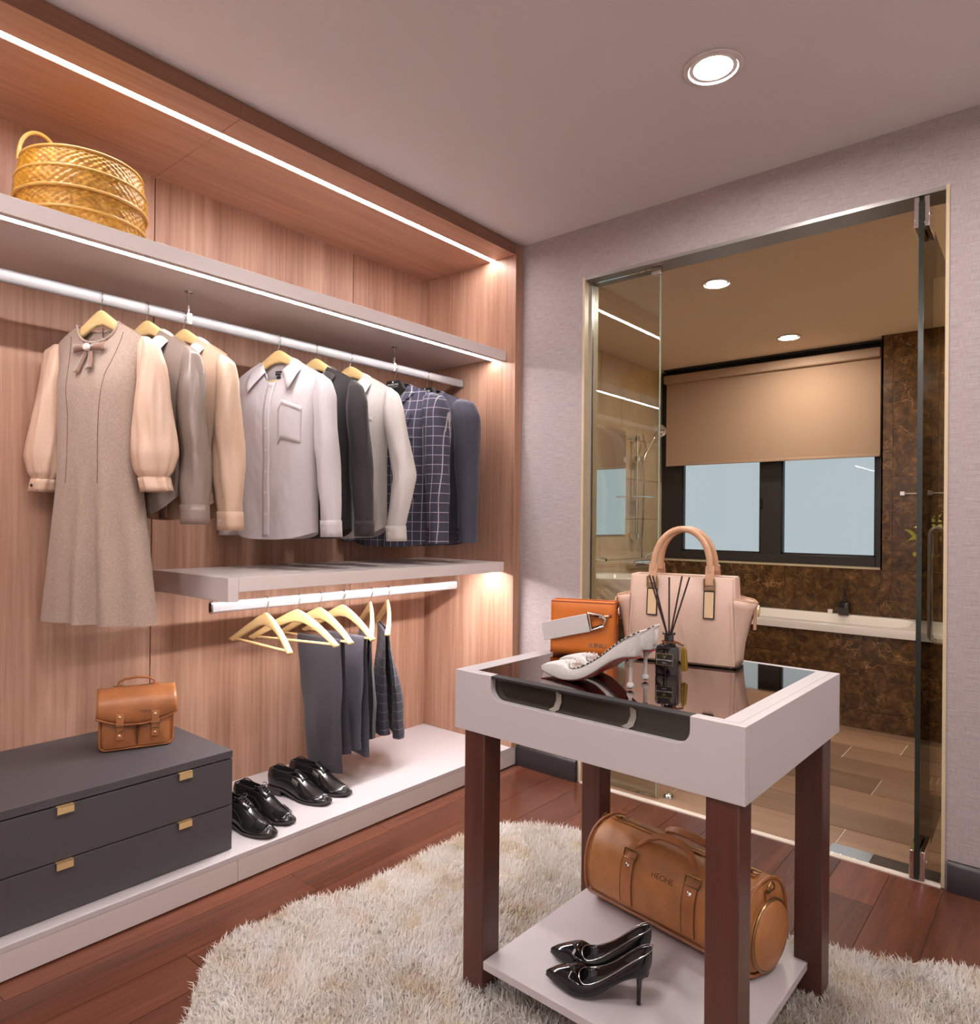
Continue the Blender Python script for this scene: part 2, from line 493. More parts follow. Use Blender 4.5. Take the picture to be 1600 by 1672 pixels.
def wicker():
    m, nt, b = nmat('wicker')
    v = coords(nt)
    a = noise_tex(nt, v, 55, 3, 0.6)
    link(nt, ramp(nt, a, [(0.3, lin(148, 97, 20)), (0.55, lin(184, 132, 38)), (0.75, lin(212, 164, 72))]), b.inputs['Base Color'])
    b.inputs['Roughness'].default_value = 0.32
wicker()
plain('wicker_rim', lin(202, 158, 82), 0.4)
def fur():
    m, nt, b = nmat('rug_wool')
    v = coords(nt)
    a = noise_tex(nt, v, 9, 4, 0.6)
    c = ramp(nt, a, [(0.34, lin(220, 207, 190)), (0.46, lin(230, 223, 216)), (0.7, lin(234, 230, 228))])
    d = nt.nodes.new('ShaderNodeBsdfDiffuse'); t = nt.nodes.new('ShaderNodeBsdfTranslucent'); mx = nt.nodes.new('ShaderNodeMixShader')
    link(nt, c, d.inputs[0]); link(nt, c, t.inputs[0]); mx.inputs[0].default_value = 0.42
    link(nt, d.outputs[0], mx.inputs[1]); link(nt, t.outputs[0], mx.inputs[2])
    link(nt, mx.outputs[0], nt.nodes['Material Output'].inputs[0])
fur()
plain('leaf_green', lin(186, 192, 92), 0.5, var=0.25, vscale=20)
# ------------------------------------------------------------------ room shell
H = 2.5
XB, YP = -0.589, -0.054          # wardrobe back plane, inner face of its end panel
floor = struct(bx('floor', 'floor_gap', -0.7, 3.25, -3.65, 0.0, -0.06, -0.004), 'reddish brown hardwood plank floor of the dressing room')
def plank_floor():
    k0 = -12
    for i in range(-12, 11):
        x0 = 1.713 + 0.149 * i; x1 = x0 + 0.149
        if x1 < -0.05 or x0 > 3.2: continue
        off = (i * 0.437) % 1.25
        y = -3.65 - off
        while y < -0.012:
            a, c = max(y, -3.64), min(y + 1.25, -0.012)
            if c - a > 0.02:
                bx('plank', 'floor_planks', x0 + 0.0009, x1 - 0.0009, a + 0.0009, c - 0.0009, -0.004, 0.0, floor)
            y += 1.25
plank_floor()
ceiling = struct(bx('ceiling', 'ceiling_paint', -0.7, 3.25, -3.65, 0.0, H, H + 0.08), 'plain off white ceiling of the dressing room')
wb = MB()
wb.box(-0.7, 0.34, 0, 0.11, -0.06, H + 0.08).box(1.714, 3.25, 0, 0.11, -0.06, H + 0.08).box(0.34, 1.714, 0, 0.11, 2.272, H + 0.08)
wall_back = struct(wb.obj('wall_back', 'grasscloth_wallpaper', smooth=False), 'lilac grey textured wallpaper wall around the glass bathroom entrance')
wall_left = struct(bx('wall_left', 'room_paint', -0.7, -0.625, -3.65, 0, -0.06, H), 'wall behind the wardrobe')
wall_right = struct(bx('wall_right', 'room_paint', 3.2, 3.25, -3.6, 0, 0, H), 'plain wall')
wall_front = struct(bx('wall_front', 'room_paint', -0.62, 3.2, -3.65, -3.6, 0, H), 'plain wall')
def skirting(name, x0, x1):
    m = MB()
    rows = []
    for x in (x0, x1):
        rows.append([(x, 0, 0), (x, -0.022, 0), (x, -0.022, 0.082), (x, -0.012, 0.095), (x, 0, 0.095)])
    m.loft(rows)
    return struct(m.obj(name, 'black_skirting', bevel=0.001), 'glossy black skirting board along the wallpapered wall')
skirting('baseboard_left', 0.001, 0.332)
skirting('baseboard_right', 1.722, 3.2)
# lining of the opening
struct(bx('trim_1', 'jamb_tile', 0.34, 0.352, -0.004, 0.114, 0, 2.272), 'pale beige stone lining of the opening beside the wardrobe')
struct(bx('trim_2', 'head_metal', 0.352, 1.704, -0.002, 0.114, 2.258, 2.272), 'grey brown metal head lining of the opening')
struct(bx('trim_3', 'jamb_tile', 1.704, 1.714, -0.004, 0.114, 0, 2.272), 'thin pale stone lining of the opening beside the door pivot')
struct(bx('trim_4', 'threshold_stone', 0.352, 1.704, -0.012, 0.016, -0.02, 0.004), 'narrow pale stone threshold strip under the glass')

# ------------------------------------------------------------------ glass partition and pivot door
gp = root('glass_partition', 'narrow fixed glass panel on the wardrobe side of the bathroom entrance', 'glass panel', (0.352, 0.055, 0))
bx('pane', 'clear_glass', 0.008, 0.336, -0.005, 0.005, 0.006, 2.256, gp)
bx('pane_edge', 'pale_glass_edge', 0.336, 0.3385, -0.005, 0.005, 0.006, 2.256, gp)
bx('channel', 'aluminium', 0.0005, 0.008, -0.009, 0.009, 0.006, 2.256, gp)
bx('clip', 'chrome', 0.30, 0.342, -0.012, 0.012, 2.225, 2.256, gp, bevel=0.002)
gd = root('glass_door', 'frameless smoked glass pivot door standing open into the bathroom with long D handles', 'door', (1.637, 0.055, 0), math.radians(91.5))
dl = 0.88
bx('pane', 'door_glass', -0.07, dl - 0.07, -0.006, 0.006, 0.012, 2.235, gd)
bx('pane_edge', 'glass_edge', -0.073, -0.07, -0.0075, 0.0075, 0.012, 2.235, gd)
for z0, z1, nm in ((2.15, 2.25, 'top_clamp'), (0.006, 0.10, 'bottom_clamp')):
    for s in (-1, 1):
        y0, y1 = (0.007, 0.022) if s > 0 else (-0.022, -0.007)
        c = bx(nm, 'chrome', -0.068, 0.085, y0, y1, z0, z1, gd, bevel=0.002)
        MB().lathe([(0.006, 0), (0.006, 0.002)], 12, M=T(-0.02, y1 if s > 0 else y0, (z0 + z1) / 2) @ RX(-s * PI / 2)).obj('screw', 'silver', c)
for s in (-1, 1):
    y = s * 0.062
    pts = [(dl - 0.14, s * 0.006, 0.68)] + [(dl - 0.14, s * (0.062 - 0.03 * (1 - math.sin(a * PI / 8))), 0.68 + 0.03 * (1 - math.cos(a * PI / 8)) - 0.0) for a in range(0, 5)] + \
          [(dl - 0.14, y, 0.75 + 0.05 * k) for k in range(8)] + [(dl - 0.14, s * (0.062 - 0.03 * (1 - math.cos(a * PI / 8))), 1.13 + 0.03 * math.sin(a * PI / 8)) for a in range(0, 5)] + [(dl - 0.14, s * 0.006, 1.16)]
    MB().tube(pts, 0.011, 12).obj('handle', 'chrome', gd)
fc = root('floor_closer', 'chrome floor closer cover plate set into the threshold by the glass door', 'door closer', (1.36, 0.018, 0))
bx('cover_plate', 'steel_plate', 0.0, 0.135, 0.0, 0.085, 0.0, 0.004, fc, bevel=0.0015)
bx('dark_plate', 'dark_plate', 0.136, 0.335, 0.0, 0.085, 0.0, 0.003, fc)
for x in (0.17,):
    MB().lathe([(0.006, 0), (0.006, 0.0012)], 14, (x + 0.02, 0.04, 0.003)).obj('screw', 'silver', fc)
ds = root('door_stop', 'small chrome domed door stop on the tiles beside the fixed glass', 'door stop', (0.725, 0.095, 0))
MB().lathe([(0.024, 0), (0.024, 0.004), (0.021, 0.014), (0.014, 0.022), (0.004, 0.026)], 20).obj('dome', 'chrome', ds)
MB().lathe([(0.026, 0), (0.026, 0.003)], 20).obj('base_ring', 'aluminium', ds)

# ------------------------------------------------------------------ bathroom shell
ZB = 2.385
bath_floor = struct(bx('floor_bathroom', 'floor_grout', -0.56, 2.36, 0.0, 2.72, -0.06, -0.003), 'brown wood look tile floor with pale grout in the bathroom')
rows = [0.018, 0.272, 0.5, 0.727, 0.954, 1.182, 1.41, 1.637, 1.80]
joints = [1.366, 1.586, 1.146]
for k, (a, c) in enumerate(zip(rows, rows[1:])):
    x = joints[k % 3] - 0.66 * 4
    while x < 2.3:
        x0, x1 = max(x, -0.5), min(x + 0.66, 2.3)
        if x1 - x0 > 0.03:
            bx('tile', 'wood_tile', x0 + 0.0025, x1 - 0.0025, a + 0.0032, c - 0.0032, -0.003, 0.0, bath_floor)
        x += 0.66
bath_ceiling = struct(bx('ceiling_bathroom', 'bath_ceiling', -0.56, 2.36, 0.11, 2.72, ZB, ZB + 0.06), 'warm white bathroom ceiling')
bw = struct(bx('wall_bathroom_left', 'tile_grout', -0.56, -0.508, 0.11, 2.72, -0.06, ZB), 'beige tiled bathroom wall behind the basin')
zr = [0.0, 0.3, 0.6, 0.9, 1.2, 1.5, 1.8, 2.1, 2.385]
for k, (z0, z1) in enumerate(zip(zr, zr[1:])):
    y = 0.11 - (0.3 if k % 2 else 0.0)
    while y < 2.6:
        a, c = max(y, 0.11), min(y + 0.6, 2.63)
        if c - a > 0.04:
            bx('tile', 'beige_tile', -0.508, -0.5, a + 0.0022, c - 0.0022, z0 + 0.0022, z1 - 0.0022, bw)
        y += 0.6
struct(bx('wall_bathroom_right', 'bath_wall', 2.3, 2.36, 0.11, 2.72, -0.06, ZB), 'plain bathroom wall out of view')
wm = MB()
wm.box(-0.508, 2.3, 2.39, 2.72, -0.06, 0.885).box(1.105, 2.3, 2.39, 2.72, 0.885, ZB)
wbb = struct(wm.obj('wall_bathroom_back', 'tile_grout', smooth=False), 'dark brown marble wall around the bathroom window')
def marble_tile(x0, x1, z0, z1, y=2.38, par=wbb, nm='tile'):
    bx(nm, 'brown_marble', x0 + 0.0008, x1 - 0.0008, y, y + 0.01, z0 + 0.0008, z1 - 0.0008, par)
for x0, x1 in ((-0.5, -0.09), (-0.09, 0.512), (0.512, 1.095)): marble_tile(x0, x1, 0.56, 0.885)
for x0, x1, in ((1.095, 1.159), (1.159, 1.76), (1.76, 2.3)):
    for z0, z1 in ((0.56, 0.885), (0.885, 1.48), (1.48, 2.08), (2.08, 2.385)): marble_tile(x0, x1, z0, z1)
bx('jamb', 'brown_marble', 1.095, 1.105, 2.38, 2.6, 0.885, ZB, wbb)
bx('sill', 'jamb_tile', -0.5, 1.095, 2.376, 2.6, 0.885, 0.890, wbb)
# window
win = struct(root('window_1', 'black framed two pane bathroom window with pale daylight behind', 'window', (0, 2.58, 0)))
del win['category']
fm = [(-0.5, -0.33, 0.89, ZB), (1.03, 1.095, 0.89, ZB), (-0.33, 1.03, 0.89, 0.955), (-0.33, 1.03, 2.30, ZB), (0.28, 0.425, 0.955, 2.30)]
for a in fm: bx('frame', 'window_frame_black', a[0], a[1], 0, 0.06, a[2], a[3], win, bevel=0.003)
for x0, x1 in ((-0.33, 0.28), (0.425, 1.03)):
    for a in ((x0, x0 + 0.012, 0.955, 2.30), (x1 - 0.012, x1, 0.955, 2.30), (x0, x1, 0.955, 0.967)):
        bx('sash', 'window_frame_black', a[0], a[1], 0.015, 0.05, a[2], a[3], win)
    bx('pane', 'window_glass', x0 + 0.01, x1 - 0.01, 0.03, 0.036, 0.96, 2.30, win)
bx('latch', 'dark_chrome', 0.285, 0.297, -0.012, 0.0, 1.28, 1.36, win, bevel=0.002)
# roller blind
bl = root('roller_blind', 'tan roller blind pulled half way down over the bathroom window', 'blind', (0, 2.5, 0))
bx('cassette', 'blind_rail', -0.44, 1.075, -0.035, 0.035, 2.272, 2.338, bl, bevel=0.008)
MB().box(-0.425, 1.068, -0.001, 0.001, 1.64, 2.275).obj('fabric_panel', 'blind_fabric', bl)
bx('bottom_rail', 'blind_rail', -0.425, 1.068, -0.006, 0.006, 1.622, 1.642, bl, bevel=0.003)
bx('ceiling_bracket', 'window_frame_black', -0.44, 1.075, -0.03, 0.03, 2.372, 2.385, bl)

# bathtub
tub = root('bathtub', 'white built in bathtub with brown marble tiled front under the window', 'bathtub', (0, 0, 0))
def tub_mesh():
    m = MB()
    X0, X1, Y0, Y1 = -0.498, 2.298, 1.785, 2.378
    def rr(cx, cy, hx, hy, r, z, n=8):
        pts = []
        for qx, qy, a0 in ((1, 1, 0), (-1, 1, 90), (-1, -1, 180), (1, -1, 270)):
            for k in range(n):
                a = math.radians(a0 + 90 * k / (n - 1))
                pts.append((cx + qx * (hx - r) + r * math.cos(a), cy + qy * (hy - r) + r * math.sin(a), z))
        return pts
    cx, cy = (X0 + X1) / 2, (Y0 + Y1) / 2; hx, hy = (X1 - X0) / 2, (Y1 - Y0) / 2
    cx2 = 0.45; 
    rings = [rr(cx, cy, hx, hy, 0.004, 0.538), rr(cx, cy, hx, hy, 0.004, 0.575), rr(cx, cy, hx - 0.003, hy - 0.003, 0.004, 0.585),
             rr(cx2, cy + 0.02, 0.86, 0.225, 0.12, 0.585), rr(cx2, cy + 0.02, 0.85, 0.215, 0.12, 0.572), rr(cx2, cy + 0.02, 0.78, 0.17, 0.12, 0.25), rr(cx2, cy + 0.02, 0.6, 0.1, 0.09, 0.2)]
    m.loft(rings, cap0=False)
    return m
tub_mesh().obj('tub_shell', 'ceramic', tub)
bx('front_backing', 'tile_grout', -0.498, 2.298, 1.812, 1.83, 0.0, 0.538, tub)
for z0, z1, off in ((0.0, 0.105, 0.2), (0.105, 0.39, 0.0), (0.39, 0.538, 0.35)):
    x = 1.362 - 0.6 * 4 + off
    while x < 2.3:
        a, c = max(x, -0.498), min(x + 0.6, 2.298)
        if c - a > 0.03: marble_tile(a, c, z0, z1, 1.80, tub, 'tile')
        x += 0.6
# diffuser, candle on tub deck
def reed_bottle(name, label, loc, s, mat, group=None):
    r = root(name, label, 'reed diffuser', loc)
    w = 0.028 * s
    rings = []
    for hw, z in ((w * 0.96, 0), (w, 0.004 * s), (w, 0.062 * s), (w * 0.94, 0.070 * s), (w * 0.5, 0.076 * s)):
        rr_ = 0.22 * hw; pts = []
        for qx, qy, a0 in ((1, 1, 0), (-1, 1, 90), (-1, -1, 180), (1, -1, 270)):
            for k in range(4):
                a = math.radians(a0 + 30 * k); pts.append((qx * (hw - rr_) + rr_ * math.cos(a), qy * (hw - rr_) + rr_ * math.sin(a), z))
        rings.append(pts)
    MB().loft(rings).obj('bottle', mat, r)
    MB().lathe([(w * 0.42, 0.075 * s), (w * 0.42, 0.096 * s), (w * 0.56, 0.097 * s), (w * 0.58, 0.101 * s), (w * 0.5, 0.103 * s), (w * 0.32, 0.1025 * s)], 20).obj('neck', mat, r)
    return r
d2 = reed_bottle('reed_diffuser', 'small dark reed diffuser at the back of the bathtub deck', (0.90, 2.335, 0.585), 1.15, 'black_glass')
for k, (dx, dy) in enumerate(((-0.05, -0.01), (-0.004, 0.0), (0.02, 0.01), (0.012, -0.01))):
    MB().tube([(dx * 0.1, dy * 0.1, 0.09), (dx, dy, 0.235)], 0.0022, 6).obj('reed_stick', 'reed', d2)
cn = root('candle_cube', 'tiny white cube on the bathtub deck beside the dark diffuser', 'candle', (0.815, 2.345, 0.585))
bx('cube_body', 'ceramic', -0.014, 0.014, -0.014, 0.014, 0.0, 0.026, cn, bevel=0.003)
MB().tube([(0, 0, 0.026), (0, 0, 0.032)], 0.001, 6).obj('wick', 'black_plastic', cn)
# towel bar and plant by the marble column
tb = root('towel_bar', 'short chrome towel bar on the marble column', 'towel bar', (1.21, 2.38, 1.37))
MB().tube([(0.0, -0.045, 0), (0.6, -0.045, 0)], 0.006, 10).obj('bar', 'chrome', tb)
for x in (0.012, 0.588):
    bx('post', 'chrome', x - 0.014, x + 0.014, -0.052, -0.0002, -0.014, 0.014, tb, bevel=0.003)
pl = root('trailing_plant', 'yellow green trailing plant in a dark wall pot beside the glass door', 'plant', (1.465, 2.30, 1.05))
MB().lathe([(0.03, -0.05), (0.045, -0.03), (0.055, 0.03), (0.058, 0.05), (0.05, 0.05), (0.046, 0.03), (0.02, 0.02)], 18).obj('pot', 'black_plastic', pl)
bx('wall_bracket', 'black_plastic', -0.02, 0.02, 0.03, 0.0795, -0.02, 0.02, pl)
def leaf_mesh(L, W):
    m = MB(); rws = []
    for i in range(6):
        t = i / 5; w = W * math.sin(PI * min(1, t * 0.95 + 0.03)) ** 0.8
        rws.append([(t * L, -w, 0.015 * math.sin(t * PI)), (t * L, 0, -0.004 + 0.02 * math.sin(t * PI)), (t * L, w, 0.015 * math.sin(t * PI))])
    m.grid(rws); return m
lf0 = leaf_mesh(0.10, 0.032).obj('leaf', 'leaf_green', pl)
_r = random.Random(5)
for k in range(34):
    o = lf0 if k == 0 else lf0.copy()
    if k: COL.objects.link(o)
    a = _r.uniform(0, 2 * PI); rad = _r.uniform(0.0, 0.12)
    x, y = math.cos(a) * rad * 1.5 - 0.03, -abs(math.sin(a)) * rad * 0.8 - 0.0
    z = 0.05 + _r.uniform(-0.04, 0.13) - (0.10 if rad > 0.08 and k % 3 == 0 else 0)
    o.location = (x, y, z); o.rotation_euler = (_r.uniform(-0.6, 0.6), _r.uniform(-0.9, 0.6), a)
for k in range(5):
    a = 2 * PI * k / 5
    MB().tube([(0, 0, 0.02), (math.cos(a) * 0.05, -abs(math.sin(a)) * 0.04, 0.08), (math.cos(a) * 0.13, -abs(math.sin(a)) * 0.07, 0.06)], 0.002, 5).obj('stem', 'leaf_green', pl)
# basin, mirror, shower
mr = root('wall_mirror', 'frameless mirror on the beige tiled wall above the basin', 'mirror', (-0.5, 1.6, 1.085))
bx('mirror_glass', 'mirror_silver', 0.012, 0.016, -0.32, 0.35, 0.0, 0.765, mr)
bx('mirror_backing', 'dark_plate', 0.0, 0.012, -0.30, 0.33, 0.02, 0.745, mr)
bs = root('basin', 'white wall hung basin seen through the fixed glass panel', 'basin', (-0.5, 1.42, 0.0))
def ov(cx, hx, hy, z, n=28): return [(max(0.001, cx + hx * math.cos(2 * PI * k / n)), hy * math.sin(2 * PI * k / n), z) for k in range(n)]
MB().loft([ov(0.15, 0.12, 0.10, 0.55), ov(0.18, 0.19, 0.17, 0.66), ov(0.21, 0.225, 0.26, 0.78), ov(0.21, 0.23, 0.27, 0.815), ov(0.21, 0.225, 0.265, 0.82), ov(0.22, 0.18, 0.22, 0.815), ov(0.22, 0.15, 0.18, 0.74), ov(0.22, 0.04, 0.05, 0.70)]).obj('bowl', 'ceramic', bs)
MB().loft([ov(0.06, 0.07, 0.08, 0.0), ov(0.06, 0.07, 0.08, 0.3), ov(0.1, 0.1, 0.1, 0.6)]).obj('pedestal', 'ceramic', bs)
MB().tube([(0.05, 0, 0.815), (0.05, 0, 0.90), (0.08, 0, 0.93), (0.16, 0, 0.92)], 0.012, 10).obj('tap', 'chrome', bs)
sh = root('shower_set', 'chrome shower rail with hand shower hose and bath mixer on the beige wall', 'shower', (-0.5, 2.06, 0))
MB().tube([(0.05, 0, 1.05), (0.05, 0, 1.83)], 0.010, 10).obj('rail', 'chrome', sh)
for z in (1.07, 1.80): bx('rail_bracket', 'chrome', 0.0005, 0.062, -0.018, 0.018, z - 0.022, z + 0.022, sh, bevel=0.004)
bx('slider', 'chrome', 0.035, 0.085, -0.02, 0.045, 1.63, 1.67, sh, bevel=0.004)
bx('soap_dish', 'chrome', 0.04, 0.13, -0.05, 0.12, 1.36, 1.372, sh, bevel=0.003)
MB().tube([(0.075, 0.05, 1.64), (0.10, 0.08, 1.74), (0.13, 0.14, 1.84)], 0.012, 10).obj('hand_shower_handle', 'chrome', sh)
MB().lathe([(0.015, -0.02), (0.05, -0.004), (0.052, 0.006), (0.046, 0.010)], 24, M=T(0.14, 0.185, 1.875) @ RZ(0.5) @ RY(0.7) @ RX(-0.9)).obj('hand_shower_head', 'chrome', sh)
MB().tube([(0.075, 0.045, 1.63), (0.08, 0.05, 1.5), (0.085, 0.03, 1.2), (0.08, 0.02, 1.0), (0.07, 0.05, 0.90), (0.06, 0.1, 0.88)], 0.007, 8).obj('hose', 'silver', sh)
MB().tube([(0.06, -0.06, 0.87), (0.06, 0.30, 0.87)], 0.022, 12).obj('mixer_body', 'chrome', sh)
for y in (-0.05, 0.29): MB().tube([(0.06, y, 0.87), (0.0005, y, 0.87)], 0.02, 12).obj('mixer_inlet', 'chrome', sh)
MB().tube([(0.06, 0.12, 0.87), (0.12, 0.12, 0.86), (0.19, 0.12, 0.83)], 0.013, 10).obj('spout', 'chrome', sh)
MB().tube([(0.06, 0.12, 0.89), (0.07, 0.12, 0.93), (0.12, 0.12, 0.95)], 0.008, 10).obj('lever', 'chrome', sh)

# ------------------------------------------------------------------ downlights
def downlight(name, label, loc, r, lens, group):
    d = root(name, label, 'downlight', loc, group=group)
    MB().lathe([(r * 0.86, -0.0005), (r, -0.0005), (r * 1.08, -0.002), (r * 1.06, -0.006), (r * 0.9, -0.008), (r * 0.86, -0.003)], 40).obj('trim_ring', 'white_satin', d)
    MB().lathe([(r * 0.86, -0.0008), (r * 0.86, -0.0028), (r * 0.3, -0.0035)], 20).obj('lens', lens, d)
    return d
downlight('ceiling_downlight', 'round recessed downlight in the dressing room ceiling above the display table', (1.215, -0.713, H), 0.078, 'downlight_lens', 'dressing room downlights')
for x, y, w in ((1.215, -2.15, 'over the rug edge'), (2.45, -0.713, 'above the wallpapered wall'), (2.45, -2.15, 'in the far corner'), (1.215, -3.2, 'near the rear wall')):  # extra lamps added outside the frame as fill for the dressing room
    downlight('ceiling_downlight', 'unseen fill downlight added ' + w, (x, y, H), 0.078, 'downlight_lens', 'dressing room downlights')
downlight('bathroom_downlight', 'round warm downlight in the bathroom ceiling close to the entrance', (0.653, 0.759, ZB), 0.068, 'bath_lens', 'bathroom downlights')
downlight('bathroom_downlight', 'round warm downlight in the bathroom ceiling close to the blind', (0.627, 2.044, ZB), 0.068, 'bath_lens', 'bathroom downlights')
for y, w in ((0.76, 'nearer the dressing room'), (2.04, 'above the tub end')):  # two more lamps added beyond the frame to brighten the bathroom
    downlight('bathroom_downlight', 'unseen warm bathroom fill downlight added ' + w, (2.08, y, ZB), 0.068, 'bath_lens', 'bathroom downlights')

# ------------------------------------------------------------------ wardrobe
YL = -3.595
wr = root('wardrobe', 'open built in walnut veneer wardrobe with white plinth along the wall', 'wardrobe', (0, 0, 0))
ZS = 2.443
seams = [YP, -0.56, -1.51, -2.46, YL + 0.055]
for a, c in zip(seams, seams[1:]):
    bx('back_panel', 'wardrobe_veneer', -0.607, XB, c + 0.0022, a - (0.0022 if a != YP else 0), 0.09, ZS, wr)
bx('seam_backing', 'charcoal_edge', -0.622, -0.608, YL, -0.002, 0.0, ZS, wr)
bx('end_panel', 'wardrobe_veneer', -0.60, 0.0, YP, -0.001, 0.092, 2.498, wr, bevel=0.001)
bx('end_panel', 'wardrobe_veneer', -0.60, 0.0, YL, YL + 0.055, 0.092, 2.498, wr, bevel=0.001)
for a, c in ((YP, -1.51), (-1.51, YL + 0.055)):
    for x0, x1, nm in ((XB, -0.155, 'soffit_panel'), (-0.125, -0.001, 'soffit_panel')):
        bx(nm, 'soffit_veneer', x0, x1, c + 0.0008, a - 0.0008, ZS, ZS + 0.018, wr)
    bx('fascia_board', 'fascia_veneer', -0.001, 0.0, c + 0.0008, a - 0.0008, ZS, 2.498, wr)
bx('soffit_backing', 'charcoal_edge', XB, -0.002, YL + 0.06, YP, ZS + 0.02, 2.497, wr)
for a, c in ((-0.001, -1.489), (-1.489, YL)):
    bx('plinth_front', 'plinth_front_paint', -0.022, -0.005, c + 0.0008, a - 0.0008, 0.004, 0.0745, wr, bevel=0.0008)
bx('plinth_top', 'white_lacquer', XB, -0.004, YL, -0.0015, 0.075, 0.0915, wr, bevel=0.0012)
bx('plinth_core', 'charcoal_edge', XB, -0.03, YL + 0.01, -0.003, 0.0, 0.074, wr)
def led(name, label, loc, y0, y1, w, mat='led_diffuser', th=0.004):
    o = root(name, label, 'LED strip', loc, group='wardrobe LED strips')
    bx('diffuser', mat, -w / 2, w / 2, y0, y1, 0, th, o)
    bx('channel', 'aluminium', -w / 2 - 0.002, w / 2 + 0.002, y0, y1, th, th + 0.004, o)
    for s in (-1, 1):
        bx('channel_lip', 'aluminium', min(s * w / 2, s * (w / 2 + 0.002)), max(s * w / 2, s * (w / 2 + 0.002)), y0, y1, 0.0005, th, o)
    return o
led('led_strip', 'bright LED strip recessed in the wooden top of the wardrobe', (-0.14, 0, ZS + 0.001), YL + 0.06, YP - 0.001, 0.024)

# upper shelf
us = root('upper_shelf', 'long white shelf across the top of the wardrobe holding the basket', 'shelf', (0, 0, 0))
bx('shelf_board', 'white_satin', XB + 0.0005, -0.0755, YL + 0.056, YP - 0.0005, 1.962, 1.99, us, bevel=0.0012)
bx('front_lip', 'white_satin', -0.075, -0.055, YL + 0.056, YP - 0.0005, 1.942, 1.99, us, bevel=0.001)
led('led_strip', 'bright LED strip under the upper white shelf behind its lip', (-0.125, 0, 1.954), YL + 0.06, YP - 0.002, 0.022)
# lower shelf
ls = root('lower_shelf', 'white half width shelf with a short end panel above the trousers', 'shelf', (0, 0, 0))
bx('shelf_board', 'white_satin', XB + 0.0005, -0.0755, -1.4665, YP - 0.0005, 0.947, 0.975, ls, bevel=0.0012)
bx('front_lip', 'white_satin', -0.075, -0.055, -1.466, YP - 0.0005, 0.927, 0.975, ls, bevel=0.001)
bx('end_block', 'white_satin', XB + 0.0005, -0.055, -1.505, -1.467, 0.896, 0.975, ls, bevel=0.0012)
led('led_strip', 'LED strip under the lower white shelf behind its lip', (-0.125, 0, 0.939), -1.46, YP - 0.002, 0.022, 'led_diffuser_low')

# rods
def rod(name, label, x, z, y0, y1, ztop, ys, hooks):
    r = root(name, label, 'clothes rail', (x, y0, z))
    L = y1 - y0
    sec = arc(0, 0.0125, 0.0075, 0, 180, 7) + arc(0, -0.0125, 0.0075, 180, 360, 7)
    MB().loft([[(a, yy, c) for a, c in sec] for yy in (0.0, L)]).obj('rail', 'rail_white_metal', r)
    for e, yy in ((-1, -0.002), (1, L - 0.004)):
        s2 = [(a * 1.45, c * 1.2) for a, c in sec]
        MB().loft([[(a, yy, c) for a, c in s2] for yy in (yy, yy + 0.006)]).obj('end_cap', 'silver', r)
        if hooks: MB().loft([[(a * 0.8, yy - 0.001, c * 0.85) for a, c in sec] for yy in (-0.0025 if e < 0 else L + 0.003, -0.0018 if e < 0 else L + 0.0036)]).obj('cap_slot', 'charcoal_edge', r)
    for yy in ys:
        h = ztop - z
        MB().lathe([(0.004, 0.02), (0.0045, h * 0.45), (0.007, h * 0.5), (0.004, h * 0.56), (0.004, h - 0.006), (0.013, h - 0.003), (0.015, h - 0.0003)], 14, (0, yy - y0, 0)).obj('support', 'silver', r)
        if not hooks: bx('clamp', 'silver', -0.0095, 0.0095, yy - y0 - 0.011, yy - y0 + 0.011, -0.0215, 0.0225, r, bevel=0.003)
    return r
XR = -0.335
ZR = 1.866
rod('clothes_rail', 'long white metal clothes rail hanging under the upper shelf', XR, ZR, -3.53, YP - 0.003, 1.962, (-2.5, -1.505, -0.525), False)
XR2, ZR2 = -0.30, 0.852
rod('clothes_rail', 'shorter white metal clothes rail hanging under the lower shelf', XR2, ZR2, -1.43, -0.125, 0.947, (-1.425, -0.13), True)

# drawer unit
du = root('drawer_unit', 'low charcoal two drawer unit with brass tab pulls on the plinth', 'drawer unit', (0, 0, 0.0917))
c0, c1 = -3.4, -1.483
bx('carcass', 'charcoal_edge', -0.585, -0.072, c0 + 0.004, c1 - 0.0195, 0.0, 0.298, du)
bx('side_panel', 'charcoal_board', -0.585, -0.072, c1 - 0.019, c1, 0.0, 0.2975, du, bevel=0.0008)
bx('top_board', 'charcoal_board', -0.587, -0.053, c0, c1, 0.2985, 0.3225, du, bevel=0.001)
for z0, z1, nm in ((0.148, 0.2945, 'drawer_front'), (0.002, 0.1445, 'drawer_front')):
    d = bx(nm, 'charcoal_board', -0.071, -0.053, c0 + 0.001, c1 - 0.0005, z0, z1, du, bevel=0.001)
    for y in (-1.645, -1.983, -2.9):
        m = MB()
        m.box(-0.058, -0.043, y - 0.021, y + 0.021, z1 - 0.001, z1 + 0.0012)
        m.box(-0.0442, -0.043, y - 0.021, y + 0.021, z1 - 0.020, z1 + 0.0012)
        m.obj('tab_pull', 'brass_tab', d, bevel=0.0004)
